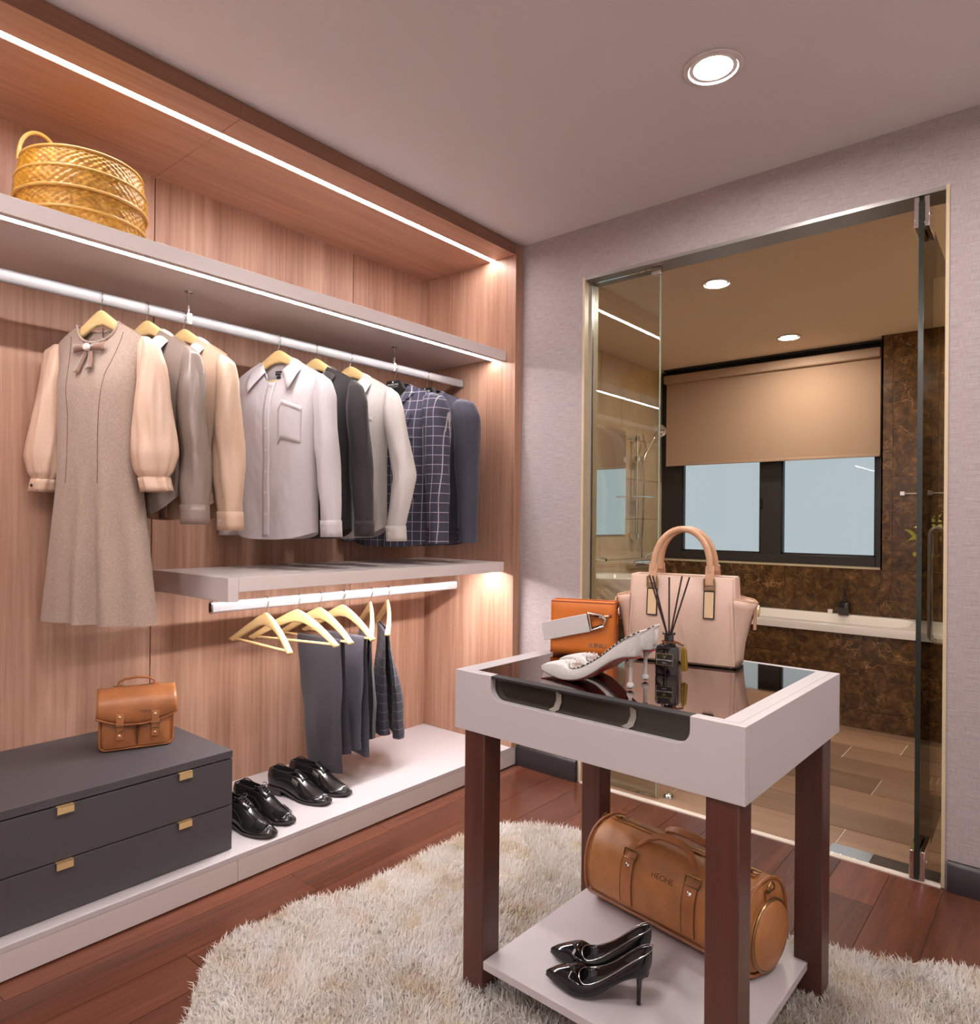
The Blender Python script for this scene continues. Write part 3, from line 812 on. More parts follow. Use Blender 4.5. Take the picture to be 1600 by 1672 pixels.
# ------------------------------------------------------------------ hangers
def hook(m, z0, r=0.019, topz=0.0215, lean=0.0):
    """wire hook from z0 up and over a rail whose top is at topz (rail runs along local Y)"""
    pts = [(0, 0, z0), (0, 0, z0 + 0.012), (r * 0.5, 0, -0.024)]
    for k in range(9):
        a = math.radians(-40 + 230 * k / 8)
        pts.append((r * math.cos(a), 0, topz - 0.0165 + 0.019 * math.sin(a)))
    m.tube(pts, 0.0018, 7)
    return m
def hook2(ang):
    """hook turned so that its loop crosses a rail that is at angle ang to the hanger"""
    return None
def wood_hanger(name, label, loc, rz, group, bar=True, half=0.215, tilt=0.0, drop=0.118, pw=1.25, bend=0.028):
    h = root(name, label, 'hanger', loc, rz, group)
    if tilt: h.rotation_euler = (0, tilt, rz)
    rings = []
    N = 26
    for i in range(N + 1):
        u = -1 + 2 * i / N; x = u * half; a = abs(u)
        top = -0.037 - drop * (a ** pw if pw > 1 else (math.sqrt(a * a + 0.006) - 0.0775) / 0.9255)
        hgt = lerp(0.052, 0.026, min(1, a * 1.25) ** 0.7)
        if a < 0.12: top -= 0.0
        if a > 0.9: hgt *= math.sqrt(max(0.05, 1 - ((a - 0.9) / 0.1) ** 2)) * 0.95 + 0.05; 
        t = lerp(0.0065, 0.0115, a)
        yc = -bend * a * a
        sec = arc(0, 0, 1, 0, 360, 13)[:-1]
        ring = []
        for cx, cz in sec:
            sx = math.copysign(abs(cx) ** 0.6, cx); sz = math.copysign(abs(cz) ** 0.6, cz)
            ring.append((x, yc + sx * t, top - hgt / 2 + sz * hgt / 2))
        rings.append(ring)
    MB().loft(rings).obj('body', 'hanger_wood', h, ang=60)
    hk = MB()
    # the hook loop lies across the rail whatever the hanger's own turn
    ca, sa = math.cos(-rz), math.sin(-rz)
    pts = [(0, 0, -0.042), (0, 0, -0.031)]
    for k in range(11):
        a = math.radians(-62 + 240 * k / 10)
        d, z = 0.0145 * math.cos(a), 0.0045 + 0.0195 * math.sin(a)
        pts.append((d * ca, d * sa, z))
    hk.tube(pts, 0.0017, 7).obj('hook', 'silver', h)
    if bar:
        MB().tube([(-half * 0.9 if bend else -0.11, -0.8 * bend, -0.158), (half * 0.9 if bend else 0.11, -0.8 * bend, -0.158)], 0.0052, 10).obj('trouser_bar', 'hanger_wood', h)
    return h
def black_hanger(name, label, loc, rz, group):
    h = root(name, label, 'hanger', loc, rz, group)
    poly = [(-0.036, -0.058), (0.036, -0.058), (0.058, -0.098), (0.10, -0.115), (0.205, -0.158), (0.212, -0.175), (0.2, -0.19), (0.10, -0.165), (0.0, -0.150), (-0.10, -0.165), (-0.2, -0.19), (-0.212, -0.175), (-0.205, -0.158), (-0.10, -0.115), (-0.058, -0.098)]
    MB().prism(poly, 0.026, XZ @ T(0, 0, -0.013)).obj('body', 'black_plastic', h, bevel=0.004, smooth=True)
    lb = bx('label_plate', 'black_plastic', -0.03, 0.03, -0.0155, -0.0132, -0.096, -0.062, h, bevel=0.0006)
    ML = T(0, -0.0158, -0.0785) @ RX(PI / 2)
    text('lettering', 'M.UNCONI', 0.0115, 'print_white', lb, ML, 0.0002)
    MB().lathe([(0.004, 0), (0.004, 0.0006)], 12, M=T(0, -0.0158, -0.067) @ RX(PI / 2)).obj('emblem', 'print_white', lb)
    for z in (-0.0885, ): bx('underline', 'print_white', -0.026, 0.026, -0.0159, -0.0155, z - 0.0006, z + 0.0006, lb)
    ca, sa = math.cos(-rz), math.sin(-rz)
    pts = [(0, 0, -0.062), (0, 0, -0.035), (0.011 * ca, 0.011 * sa, -0.018)]
    for k in range(10):
        a = math.radians(-30 + 210 * k / 9)
        d, z = 0.0145 * math.cos(a), 0.0045 + 0.0195 * math.sin(a)
        pts.append((d * ca, d * sa, z))
    MB().tube(pts, 0.0019, 7).obj('hook', 'silver', h)
    return h

# ------------------------------------------------------------------ garments
class Body:
    """front and back panels hanging from a shoulder line; x along the hanger, front faces -y"""
    def __init__(s, W, zn, zs, hem, nhw, fdep, bdep, thick, seed=0, fold=0.006, nf=5, vneck=False, hemcurve=0.0, tmin=0.014, open_front=0.0, foldtop=0.15, backlonger=0.0):
        s.__dict__.update(locals())
        r = random.Random(seed)
        s.ph = [(r.uniform(0.6, 1.4) * nf, r.uniform(0, 6.28), r.uniform(0.5, 1.0), r.uniform(-1.5, 1.5)) for _ in range(3)]
        s.off = r.uniform(0, 50)
    def ztop(s, x, side):
        x = abs(x); W0 = s.W[0][1]
        if x < s.nhw:
            q = x / s.nhw
            d = s.fdep if side < 0 else s.bdep
            if side < 0 and s.vneck: return s.zn - d * (1 - q ** 1.15)
            return s.zn - d * math.sqrt(max(0, 1 - q * q)) ** 1.0
        q = (x - s.nhw) / (W0 - s.nhw)
        return s.zn + (s.zs - s.zn) * (q ** 1.15)
    def S(s, side, u, t):
        W0 = s.W[0][1]
        zt = s.ztop(u * W0, side)
        zh = s.hem + s.hemcurve * (abs(u) ** 3) + (s.backlonger if side > 0 else 0)
        z = zt + (zh - zt) * t
        w = interp(s.W, t); x = u * w
        d = max(0.0, s.zn - z)
        Tk = s.tmin + s.thick * sstep(0.0, 0.22, d)
        prof = max(0.0, 1 - abs(u) ** 2.6) ** 0.5
        y = side * Tk * prof
        amp = s.fold * sstep(s.foldtop, 1.0, t) * max(0, 1 - abs(u) ** 6)
        f = sum(a * math.sin(k * u * PI * 0.5 + p + dr * t) for k, p, a, dr in s.ph) / 2
        y += side * amp * f
        y += 0.004 * noise.noise((u * 3 + s.off, t * 5, side)) * max(0, 1 - u ** 4) * sstep(0.02, 0.15, t)
        y += 0.0022 * noise.noise((u * 9 + s.off, t * 16, side * 3)) * max(0, 1 - u ** 4) * sstep(0.02, 0.15, t)
        if side < 0 and s.open_front and abs(u) < 0.03: pass
        return Vector((x, y, z))
    def mesh(s, nu=44, nv=48):
        m = MB()
        for side in (-1, 1):
            m.grid([[s.S(side, -1 + 2 * i / nu, (j / nv) ** 0.9) for i in range(nu + 1)] for j in range(nv + 1)])
        return m
    def patch(s, u0, u1, t0, t1, off, nu=8, nv=16, side=-1, ubot=None):
        rows = []
        for j in range(nv + 1):
            t = lerp(t0, t1, j / nv); row = []
            for i in range(nu + 1):
                u = lerp(u0, u1, i / nu)
                p = s.S(side, u, t); row.append(p + Vector((0, side * off, 0)))
            rows.append(row)
        return MB().grid(rows)
def sleeve(path, seed, wr=0.004, n=22, cap=True, sub=8, gather=0.0):
    """path: list of (x, y, z, rx, ry) from shoulder to wrist, smoothly interpolated"""
    m = MB(); rings = []; r = random.Random(seed); o = r.uniform(0, 90)
    P = []
    for (a, c) in zip(path, path[1:]):
        for k in range(sub):
            t = k / sub; P.append([lerp(a[q], c[q], t) for q in range(5)])
    P.append(list(path[-1]))
    for _ in range(2):
        P = [P[0]] + [[(P[i - 1][q] + 2 * P[i][q] + P[i + 1][q]) / 4 for q in range(5)] for i in range(1, len(P) - 1)] + [P[-1]]
    for i, (x, y, z, rx, ry) in enumerate(P):
        ring = []
        g = min(1, i / 6)
        for k in range(n):
            a = 2 * PI * k / n
            f = 1 + g * (wr / 0.04) * (noise.noise((math.cos(a) * 1.3 + o, math.sin(a) * 1.3, z * 5)) * 1.6 + 0.8 * noise.noise((math.cos(a) * 3.2, math.sin(a) * 3.2 + o, z * 9)))
            f += gather * sstep(0.25, 0.85, i / len(P)) * math.cos(a * 10 + o) * (1 - 0.4 * sstep(0.9, 1, i / len(P)))
            ring.append((x + rx * f * math.cos(a), y + ry * f * math.sin(a), z + 0.0))
        rings.append(ring)
    m.loft(rings, cap0=True, cap1=False)
    return m, rings
def ring_band(m, ring, dz, grow, tilt=0.0, n=3):
    rs = []
    cx = sum(p[0] for p in ring) / len(ring); cy = sum(p[1] for p in ring) / len(ring)
    for k in range(n + 1):
        t = k / n
        rs.append([(cx + (p[0] - cx) * grow + tilt * t, cy + (p[1] - cy) * grow, p[2] - dz * t + (p[0] - cx) * tilt * 3) for p in ring])
    return m.loft(rs, cap0=False, cap1=False)
def collar_mesh(nhw, ry, z0, front_drop, leaf_b, leaf_f, spread=0.03, maxang=168, yc=0.0, out=0.010):
    rows = []
    N = 44
    for j in range(6):
        q = j / 5; row = []
        for i in range(N + 1):
            th = math.radians(-maxang + 2 * maxang * i / N); a = abs(th) / math.radians(maxang)
            zt = z0 - front_drop * a ** 2.2
            L = lerp(leaf_b, leaf_f, sstep(0.45, 1.0, a))
            deg = abs(math.degrees(th))
            kk = interp([(0, 0.55), (60, 0.80), (100, 0.82), (125, 0.55), (150, 0.30)], deg)
            o = out * math.sin(q * PI * 0.5) * 0.5 + L * q * kk
            sp = spread * sstep(0.72, 1.0, a) * q
            L = L * math.sqrt(1 - kk * kk)
            x = (nhw + o) * math.sin(th) + math.copysign(sp, th)
            y = yc + (ry + o) * math.cos(th) - 0.012 * q * sstep(0.6, 1, a)
            row.append((x, y, zt + 0.004 * math.sin(q * PI) - L * q))
        rows.append(row)
    return MB().grid(rows)
def stand_mesh(nhw, ry, z0, front_drop, h, maxang=172, yc=0.0):
    rows = []; N = 44
    for j in range(3):
        q = j / 2; row = []
        for i in range(N + 1):
            th = math.radians(-maxang + 2 * maxang * i / N); a = abs(th) / math.radians(maxang)
            row.append(((nhw - 0.001) * math.sin(th), yc + (ry - 0.001) * math.cos(th), z0 - front_drop * a ** 2.2 - h * q))
        rows.append(row)
    return MB().grid(rows)
def disc(m, p, r, t=0.0016, ax='y'):
    M = T(*p) @ (RX(PI / 2) if ax == 'y' else Matrix.Identity(4))
    return m.lathe([(r * 0.85, 0), (r, t * 0.4), (r * 0.92, t), (r * 0.6, t * 0.75)], 14, M=M)

def shirt(name, label, loc, rz, cloth, button, seed, hem=-0.775, labels=False, pocket=True, slv=None, thick=0.05, satin=False, group='tops on the upper rail', collar=True, hemcurve=0.06, collar_mat=None, nslv=True):
    g = root(name, label, 'shirt' if not satin else 'blouse', loc, rz, group)
    B = Body([(0, 0.212), (0.18, 0.192), (0.5, 0.186), (1, 0.19)], -0.078, -0.152, hem, 0.068, 0.092, 0.012, thick, seed, 0.008 if satin else 0.006, 5, hemcurve=hemcurve)
    B.mesh().obj('body', cloth, g, merge=1e-5, ang=80)
    slv = slv or [(0.196, 0, -0.146, 0.012, 0.012), (0.208, 0, -0.172, 0.030, 0.026), (0.218, 0, -0.24, 0.045, 0.040), (0.236, -0.004, -0.42, 0.044, 0.046), (0.252, -0.01, -0.58, 0.040, 0.044), (0.262, -0.012, -0.70, 0.037, 0.042)]
    for s in (-1, 1):
        kx = 1.0 if s > 0 else 0.86
        sm, rg = sleeve([(s * a * (kx if c < -0.2 else 1), b_, c, d * (kx if c < -0.2 else 1), e) for a, b_, c, d, e in slv], seed * 3 + s, 0.006 if not satin else 0.008)
        so = sm.obj('sleeve', cloth, g, ang=80)
        cm = ring_band(MB(), rg[-1], 0.062, 1.05, 0.004 * s)
        co = cm.obj('cuff', cloth, so, solid=0.0015)
        bm_ = disc(MB(), (slv[-1][0] * s * kx, slv[-1][1] - slv[-1][4] * 1.06, slv[-1][2] - 0.03), 0.005)
        bm_.obj('cuff_button', button, so)
    if collar:
        collar_mesh(0.068, 0.032, -0.060, 0.066, 0.046, 0.086, 0.036, 146).obj('collar', collar_mat or cloth, g, solid=0.0022)
        stand_mesh(0.067, 0.031, -0.062, 0.076, 0.024, 150).obj('collar_stand', collar_mat or cloth, g, solid=0.0015)
    pk = B.patch(-0.085, 0.085, 0.0, 0.985, 0.0034, 3, 40)
    po = pk.obj('placket', cloth, g, ang=80, solid=0.003)
    for k in range(7):
        t = 0.03 + 0.135 * k
        p = B.S(-1, 0.0, t)
        disc(MB(), (p.x, p.y - 0.0052, p.z), 0.0055).obj('button', button, po)
    if pocket:
        q = B.patch(0.28, 0.78, 0.24, 0.45, 0.0036, 8, 10).obj('pocket', cloth, g, ang=80, solid=0.0035)
        B.patch(0.28, 0.78, 0.235, 0.262, 0.0055, 8, 2).obj('pocket_band', cloth, q, ang=80, solid=0.003)
    if labels:
        l1 = bx('neck_label', 'black_plastic', -0.022, 0.022, 0.0085, 0.0100, -0.133, -0.117, g)
        text('lettering', 'M.UNCONI', 0.0085, 'print_grey', l1, T(0, 0.0082, -0.125) @ RX(PI / 2), 0.0002)
        bx('size_label', 'black_plastic', -0.016, 0.012, 0.0085, 0.0100, -0.147, -0.138, g)
    return g, B

GU = 'clothes on the upper rail'
HA = 'wooden hangers on the upper rail'
def rz_(d): return math.radians(d)
Y_DRESS, Y_GREY, Y_BEIGE, Y_WHITE, Y_BLACK, Y_IVORY, Y_CHECK, Y_NAVY = -1.795, -1.65, -1.522, -1.138, -0.964, -0.781, -0.52, -0.312
A_ = dict(dress=23, grey=15, beige=13, white=17, black=12, ivory=15, check=10, navy=8)
for y, a, what in ((Y_DRESS, 'dress', 'the beige tweed dress'), (Y_GREY, 'grey', 'the grey satin blouse'), (Y_BEIGE, 'beige', 'the beige satin blouse'), (Y_WHITE, 'white', 'the bright white shirt with a chest pocket'), (Y_BLACK, 'black', 'the black shirt'), (Y_IVORY, 'ivory', 'the ivory shirt beside the checked blazer')):
    wood_hanger('wooden_hanger', 'pale wooden hanger carrying ' + what, (XR, y, ZR), rz_(A_[a]), HA, bar=(a in ('white',)), half=0.148 if a == 'dress' else 0.198, drop=0.108 if a == 'dress' else 0.124, pw=0.82, bend=0.0)
black_hanger('black_hanger', 'black plastic hanger with white brand print inside the checked blazer', (XR, Y_CHECK, ZR), rz_(A_['check']), 'black suit hangers')
black_hanger('black_hanger', 'black plastic hanger with white brand print inside the plain navy blazer', (XR, Y_NAVY, ZR), rz_(A_['navy']), 'black suit hangers')

def dress():
    g = root('dress', 'beige tweed dress with satin sleeves and a brown velvet bow at the neck', 'dress', (XR, Y_DRESS, ZR), rz_(A_['dress']), GU)
    B = Body([(0, 0.172), (0.12, 0.158), (0.42, 0.152), (0.7, 0.185), (1, 0.225)], -0.088, -0.138, -1.03, 0.082, 0.062, 0.018, 0.055, 3, 0.032, 9, foldtop=0.3)
    B.mesh(70, 70).obj('body', 'dress_tweed', g, merge=1e-5, ang=80)
    slv = [(0.176, 0, -0.136, 0.012, 0.012), (0.190, 0, -0.16, 0.032, 0.026), (0.204, 0, -0.23, 0.046, 0.040), (0.214, -0.006, -0.38, 0.056, 0.056), (0.224, -0.012, -0.50, 0.066, 0.062), (0.226, -0.014, -0.555, 0.054, 0.050), (0.226, -0.014, -0.575, 0.042, 0.038)]
    for s in (-1, 1):
        kx = 1.0 if s > 0 else 0.92
        sm, rg = sleeve([(s * a * (kx if c < -0.2 else 1), b_, c, d * (kx if c < -0.2 else 1), e) for a, b_, c, d, e in slv], 40 + s, 0.006, n=60, gather=0.055)
        so = sm.obj('sleeve', 'sleeve_satin', g, ang=80)
        ring_band(MB(), rg[-1], 0.042, 1.08, 0.012 * s).obj('cuff', 'sleeve_satin', so, solid=0.002)
        disc(MB(), (s * 0.226 + 0.01, -0.056, -0.597), 0.0055).obj('cuff_button', 'dark_button', so)
    # princess seams
    for s in (-1, 1):
        pts = []
        for k in range(26):
            t = 0.02 + 0.5 * k / 25; u = s * lerp(0.62, 0.40, sstep(0, 0.3, t))
            p = B.S(-1, u, t); pts.append((p.x, p.y - 0.0004, p.z))
        MB().tube(pts, 0.0009, 5).obj('seam', 'brown_seam', g)
    # ruffled neck edge
    pts = []; N = 60
    for side in (-1, 1):
        rng = range(N + 1) if side < 0 else range(N - 1, 0, -1)
        for i in rng:
            x = -0.082 + 0.164 * i / N; u = x / 0.172
            p = B.S(side, u, 0.0); pts.append((p.x, p.y + side * 0.001 + 0.0015 * math.sin(i * 1.9), p.z + 0.003 + 0.0016 * math.sin(i * 2.3)))
    MB().tube(pts, 0.0042, 6, closed=True).obj('ruffle', 'dress_tweed', g)
    bx('zip', 'brown_seam', -0.001, 0.001, 0.008, 0.0105, -0.122, -0.092, g)
    # bow
    yb = -0.041; zb = -0.168
    bw = MB()
    for s in (-1, 1):
        rows = []
        for k in range(7):
            t = k / 6; hh = lerp(0.009, 0.014, t)
            x = s * lerp(0.006, 0.062, t)
            yy = yb - 0.004 - 0.006 * math.sin(t * PI)
            rows.append([(x, yy, zb + hh), (x, yy - 0.004, zb), (x, yy, zb - hh)])
        bw.grid(rows)
    bo = bw.obj('bow', 'bow_velvet', g, solid=0.003)
    for s, L in ((-1, 0.078), (1, 0.070)):
        rows = []
        for k in range(8):
            t = k / 7; cx = s * (0.006 + 0.018 * t + (0.006 * math.sin(t * 3) if s > 0 else 0)); wv = lerp(0.006, 0.012, t)
            zz = zb - 0.006 - L * t
            rows.append([(cx - wv, yb - 0.006 - 0.026 * t, zz + (0.006 if k == 7 and s < 0 else 0)), (cx + wv, yb - 0.005 - 0.026 * t, zz + (0.008 if k == 7 and s > 0 else 0))])
        MB().grid(rows).obj('bow_tail', 'bow_velvet', bo, solid=0.002)
    MB().lathe([(0.001, 0), (0.0125, 0.001), (0.0125, 0.005), (0.009, 0.010), (0.002, 0.012)], 18, M=T(0, yb - 0.010, zb) @ RX(PI / 2)).obj('brooch', 'pearl', bo)
dress()
SAT = [(0.190, 0, -0.144, 0.012, 0.012), (0.206, 0, -0.172, 0.030, 0.026), (0.216, 0, -0.24, 0.042, 0.038), (0.224, -0.004, -0.42, 0.048, 0.050), (0.236, -0.01, -0.56, 0.047, 0.048), (0.244, -0.012, -0.655, 0.040, 0.040)]
shirt('satin_blouse', 'grey taupe satin blouse with pale collar beside the tweed dress', (XR, Y_GREY, ZR), rz_(A_['grey']), 'grey_satin', 'shirt_button', 12, hem=-0.70, pocket=False, slv=SAT, satin=True, group=GU, hemcurve=0.085, collar_mat='ivory_cotton')
shirt('satin_blouse', 'peach beige satin blouse with pale collar between grey blouse and white shirt', (XR, Y_BEIGE, ZR), rz_(A_['beige']), 'beige_satin', 'shirt_button', 15, hem=-0.705, pocket=False, slv=[(a, b_, c * 1.03, d, e) for a, b_, c, d, e in SAT], satin=True, group=GU, hemcurve=0.07, collar_mat='ivory_cotton')
shirt('dress_shirt', 'bright white long sleeved shirt with chest pocket and black neck labels', (XR, Y_WHITE, ZR), rz_(A_['white']), 'white_cotton', 'shirt_button', 21, labels=True, group=GU, hemcurve=0.03)
shirt('dress_shirt', 'black long sleeved shirt between the two pale shirts', (XR, Y_BLACK, ZR), rz_(A_['black']), 'black_cotton', 'dark_button', 26, pocket=False, group=GU, hemcurve=0.045)
BENT = [(0.196, 0, -0.146, 0.012, 0.012), (0.208, 0, -0.172, 0.030, 0.026), (0.22, 0, -0.24, 0.045, 0.040), (0.26, -0.01, -0.42, 0.047, 0.050), (0.288, -0.02, -0.52, 0.044, 0.046), (0.270, -0.026, -0.62, 0.042, 0.044), (0.250, -0.028, -0.72, 0.040, 0.042)]
shirt('dress_shirt', 'ivory long sleeved shirt with bent sleeve in front of the checked blazer', (XR, Y_IVORY, ZR), rz_(A_['ivory']), 'ivory_cotton', 'shirt_button', 33, slv=BENT, group=GU, hemcurve=0.05)

def blazer(name, label, loc, rz, cloth, seed, hem=-0.815):
    g = root(name, label, 'blazer', loc, rz, GU)
    B = Body([(0, 0.222), (0.15, 0.205), (0.5, 0.196), (1, 0.215)], -0.085, -0.142, hem, 0.085, 0.36, 0.012, 0.058, seed, 0.004, 3, vneck=True, hemcurve=0.02)
    B.mesh(56, 50).obj('body', cloth, g, merge=1e-5, ang=80)
    slv = [(0.200, 0, -0.132, 0.02, 0.02), (0.212, 0, -0.150, 0.046, 0.046), (0.226, 0, -0.22, 0.062, 0.066), (0.240, -0.006, -0.42, 0.056, 0.062), (0.256, -0.022, -0.60, 0.05, 0.056), (0.268, -0.036, -0.795, 0.042, 0.05)]
    for s in (-1, 1):
        kx = 1.0 if s > 0 else 0.82
        sm, rg = sleeve([(s * a * (kx if c < -0.2 else 1), b_, c, d * (kx if c < -0.2 else 1), e) for a, b_, c, d, e in slv], seed * 5 + s, 0.004)
        so = sm.obj('sleeve', cloth, g, ang=80)
        for k in range(3):
            disc(MB(), (s * 0.264 - 0.02 * s, -0.036 - 0.046, -0.78 + 0.022 * k), 0.006).obj('cuff_button', 'dark_button', so)
    def yf(x, z):
        d = max(0, B.zn - z); Tk = B.tmin + B.thick * sstep(0, 0.22, d)
        return -Tk * max(0, 1 - (abs(x) / 0.2) ** 2.6) ** 0.5
    zb = -0.085 - 0.36
    for s in (-1, 1):
        # lapel: strip between the front edge and the outer lapel line
        rows = []; N = 18
        for k in range(N + 1):
            t = k / N; z = lerp(-0.095, zb, t)
            xin = 0.083 * max(0.0, 1 - (0.085 * 0 + (-0.085 - z) / -0.36 * -1)) if False else 0.083 * (1 - (-(z) - 0.085) / 0.36) ** 0.87 if z > zb + 1e-6 else 0.0
            if t < 0.36: w = lerp(0.030, 0.052, t / 0.36)
            elif t < 0.42: w = lerp(0.052, 0.092, (t - 0.36) / 0.06)
            else: w = lerp(0.092, 0.004, ((t - 0.42) / 0.58) ** 0.9)
            dz = 0.022 * (1 - abs(t - 0.42) / 0.1) if abs(t - 0.42) < 0.1 else 0
            row = []
            for q in range(5):
                qq = q / 4; x = xin + w * qq
                row.append((s * x, yf(x, z) - 0.006 - 0.005 * math.sin(qq * PI), z + dz * qq))
            rows.append(row)
        MB().grid(rows).obj('lapel', cloth, g, solid=0.003, ang=60)
        q = B.patch(s * 0.30, s * 0.82, 0.62, 0.69, 0.004, 8, 4).obj('pocket_flap', cloth, g, solid=0.002)
        B.patch(s * 0.30, s * 0.82, 0.612, 0.622, 0.0045, 8, 2).obj('pocket_jetting', 'dark_lining', q)
    B.patch(0.34, 0.72, 0.30, 0.325, 0.004, 6, 3).obj('chest_pocket', cloth, g, solid=0.002)
    collar_mesh(0.078, 0.040, -0.066, 0.075, 0.04, 0.05, 0.0, 140, out=0.016).obj('collar', cloth, g, solid=0.003)
    for k in range(2):
        p = B.S(-1, 0.03, 0.5 + 0.14 * k)
        disc(MB(), (p.x, p.y - 0.004, p.z - 0.04), 0.009, 0.003).obj('button', 'dark_button', g)
    # front edge line
    pts = [tuple(B.S(-1, 0.0, 0.02 + 0.97 * k / 30) + Vector((0.0, -0.002, 0))) for k in range(31)]
    MB().tube(pts, 0.0016, 5).obj('front_edge', 'dark_lining', g)
blazer('check_blazer', 'navy window pane check blazer on a black hanger', (XR, Y_CHECK, ZR), rz_(A_['check']), 'check_wool', 51)
blazer('plain_blazer', 'plain dark navy blazer hanging last beside the wardrobe end panel', (XR, Y_NAVY, ZR), rz_(A_['navy']), 'navy_wool', 57)

# ------------------------------------------------------------------ lower rail: hangers and trousers
LH = [(-1.203, -3, 'empty, the first on the lower rail'), (-1.062, 15, 'empty with its bar showing, the second on the lower rail'), (-0.956, 5, 'carrying the long charcoal trousers'), (-0.837, 3, 'carrying the slate grey trousers'), (-0.685, -33, 'carrying the black trousers'), (-0.584, -35, 'carrying the checked trousers')]
for y, a, what in LH:
    wood_hanger('trouser_hanger', 'pale wooden trouser hanger ' + what, (XR2, y, ZR2), rz_(a), 'wooden hangers on the lower rail')
def trousers(name, label, y, a, cloth, u0, u1, front, back, seed, hem_in=0.02, off=0.0, spread=0.016, thick=0.010, swing=0.0):
    g = root(name, label, 'trousers', (XR2, y, ZR2), rz_(a), 'trousers on the lower rail')
    r = random.Random(seed)
    zb = -0.158 + 0.0075; yb = -0.022
    for nm, L, sg in (('front_leg', front, -1), ('back_leg', back, 1)):
        rings = []; N = 34; M_ = 14; o = r.uniform(0, 40)
        for j in range(N + 1):
            t = j / N
            if t < 0.06:
                an = (t / 0.06) * PI / 2
                yc = yb + sg * 0.0085 * math.sin(an); zc = zb - 0.0085 * (1 - math.cos(an)); th = 0.0035
            else:
                yc = yb + sg * (0.0085 + spread * sstep(0.06, 0.75, t)); zc = zb - 0.0085 - (L - 0.0085) * (t - 0.06) / 0.94
                th = 0.0035 + thick * sstep(0.06, 0.8, t)
            e0 = u0 + hem_in * t * 0.9; e1 = u1 - hem_in * t * 1.4
            ring = []
            for k in range(2 * M_):
                side = -1 if k < M_ else 1
                q = (k if k < M_ else 2 * M_ - 1 - k) / (M_ - 1)
                x = lerp(e0, e1, q) + 0.006 * noise.noise((t * 5 + o, q * 0.7, 3))
                w = sstep(0.08, 0.6, t)
                y = yc + side * th * max(0.0, 1 - abs(2 * q - 1) ** 8) ** 0.5
                y += sg * w * (0.006 * math.sin(q * 8 + o + t * 2) + 0.006 * noise.noise((q * 3 + o, t * 4, 0)))
                y += swing * t
                y += side * 0.0035 * w * math.exp(-((q - 0.5) / 0.07) ** 2)
                ring.append((x, y, zc + 0.008 * t * math.sin(q * 4 + o)))
            rings.append(ring)
        lo = MB().loft(rings).obj(nm, cloth, g, ang=70)
        hr = []
        for rg in rings[-3:]:
            cx = sum(p[0] for p in rg) / len(rg); cy = sum(p[1] for p in rg) / len(rg)
            hr.append([(cx + (p[0] - cx) * 1.012, cy + (p[1] - cy) * 1.08, p[2] - 0.0004) for p in rg])
        MB().loft(hr).obj('hem', cloth, lo, ang=70)
trousers('suit_trousers', 'long charcoal trousers reaching nearly to the plinth', -0.956, 5, 'charcoal_wool', -0.105, 0.155, 0.548, 0.48, 3, spread=0.012, swing=0.062)
trousers('suit_trousers', 'slate grey trousers behind the long charcoal pair', -0.837, 3, 'slate_wool', -0.10, 0.16, 0.47, 0.50, 8, spread=0.018, thick=0.012, swing=0.035)
trousers('suit_trousers', 'black trousers between the grey and the checked pair', -0.685, -33, 'black_wool', -0.13, 0.15, 0.42, 0.45, 13, spread=0.020, thick=0.017, swing=-0.008)
trousers('suit_trousers', 'dark window pane check trousers nearest the wardrobe end panel', -0.584, -35, 'check_trouser', -0.13, 0.15, 0.455, 0.47, 17, spread=0.028, thick=0.021, swing=0.03)

# ------------------------------------------------------------------ basket
def basket():
    g = root('wicker_basket', 'round honey coloured wicker basket with lid and loop handle on the upper shelf', 'basket', (-0.335, -1.852, 1.9905))
    def woven(prof, rows_n, n=230, amp=0.0026):
        rings = []
        for j in range(rows_n * 4 + 1):
            t = j / (rows_n * 4)
            r, z = interp2(prof, t)
            ring = []
            for k in range(n):
                a = 2 * PI * k / n
                ph = (j // 4) % 2
                w = math.sin(a * 46 + ph * PI) * math.sin((j % 4) / 4 * PI)
                rr = r + amp * w
                ring.append((rr * math.cos(a), rr * math.sin(a), z))
            rings.append(ring)
        return MB().loft(rings)
    def interp2(p, t):
        x = t * (len(p) - 1); i = min(int(x), len(p) - 2); f = x - i
        return lerp(p[i][0], p[i + 1][0], f), lerp(p[i][1], p[i + 1][1], f)
    woven([(0.160, 0.0), (0.171, 0.03), (0.176, 0.07), (0.177, 0.10), (0.175, 0.125), (0.176, 0.14)], 16).obj('basket_body', 'wicker', g, ang=70)
    ld = woven([(0.182, 0.132), (0.183, 0.16), (0.179, 0.19), (0.174, 0.22), (0.170, 0.24), (0.164, 0.252)], 14).obj('lid', 'wicker', g, ang=70)
    MB().lathe([(0.166, 0.250), (0.12, 0.257), (0.02, 0.26)], 60).obj('lid_top', 'wicker', ld)
    def hoop(r, z, t): return MB().tube([(r * math.cos(2 * PI * k / 60), r * math.sin(2 * PI * k / 60), z) for k in range(60)], t, 8, closed=True)
    for r, z, par in ((0.179, 0.075, g), (0.184, 0.134, ld), (0.180, 0.192, ld), (0.167, 0.253, ld)):
        hoop(r, z, 0.0042).obj('hoop', 'wicker_rim', par)
    pts = []
    for k in range(21):
        a = PI * k / 20
        pts.append((-0.045, -0.108 - 0.056 * math.cos(a), 0.246 + 0.100 * math.sin(a) ** 0.8))
    M = RZ(0.0)
    MB().tube(pts, 0.006, 9).obj('handle', 'wicker_rim', g)
basket()

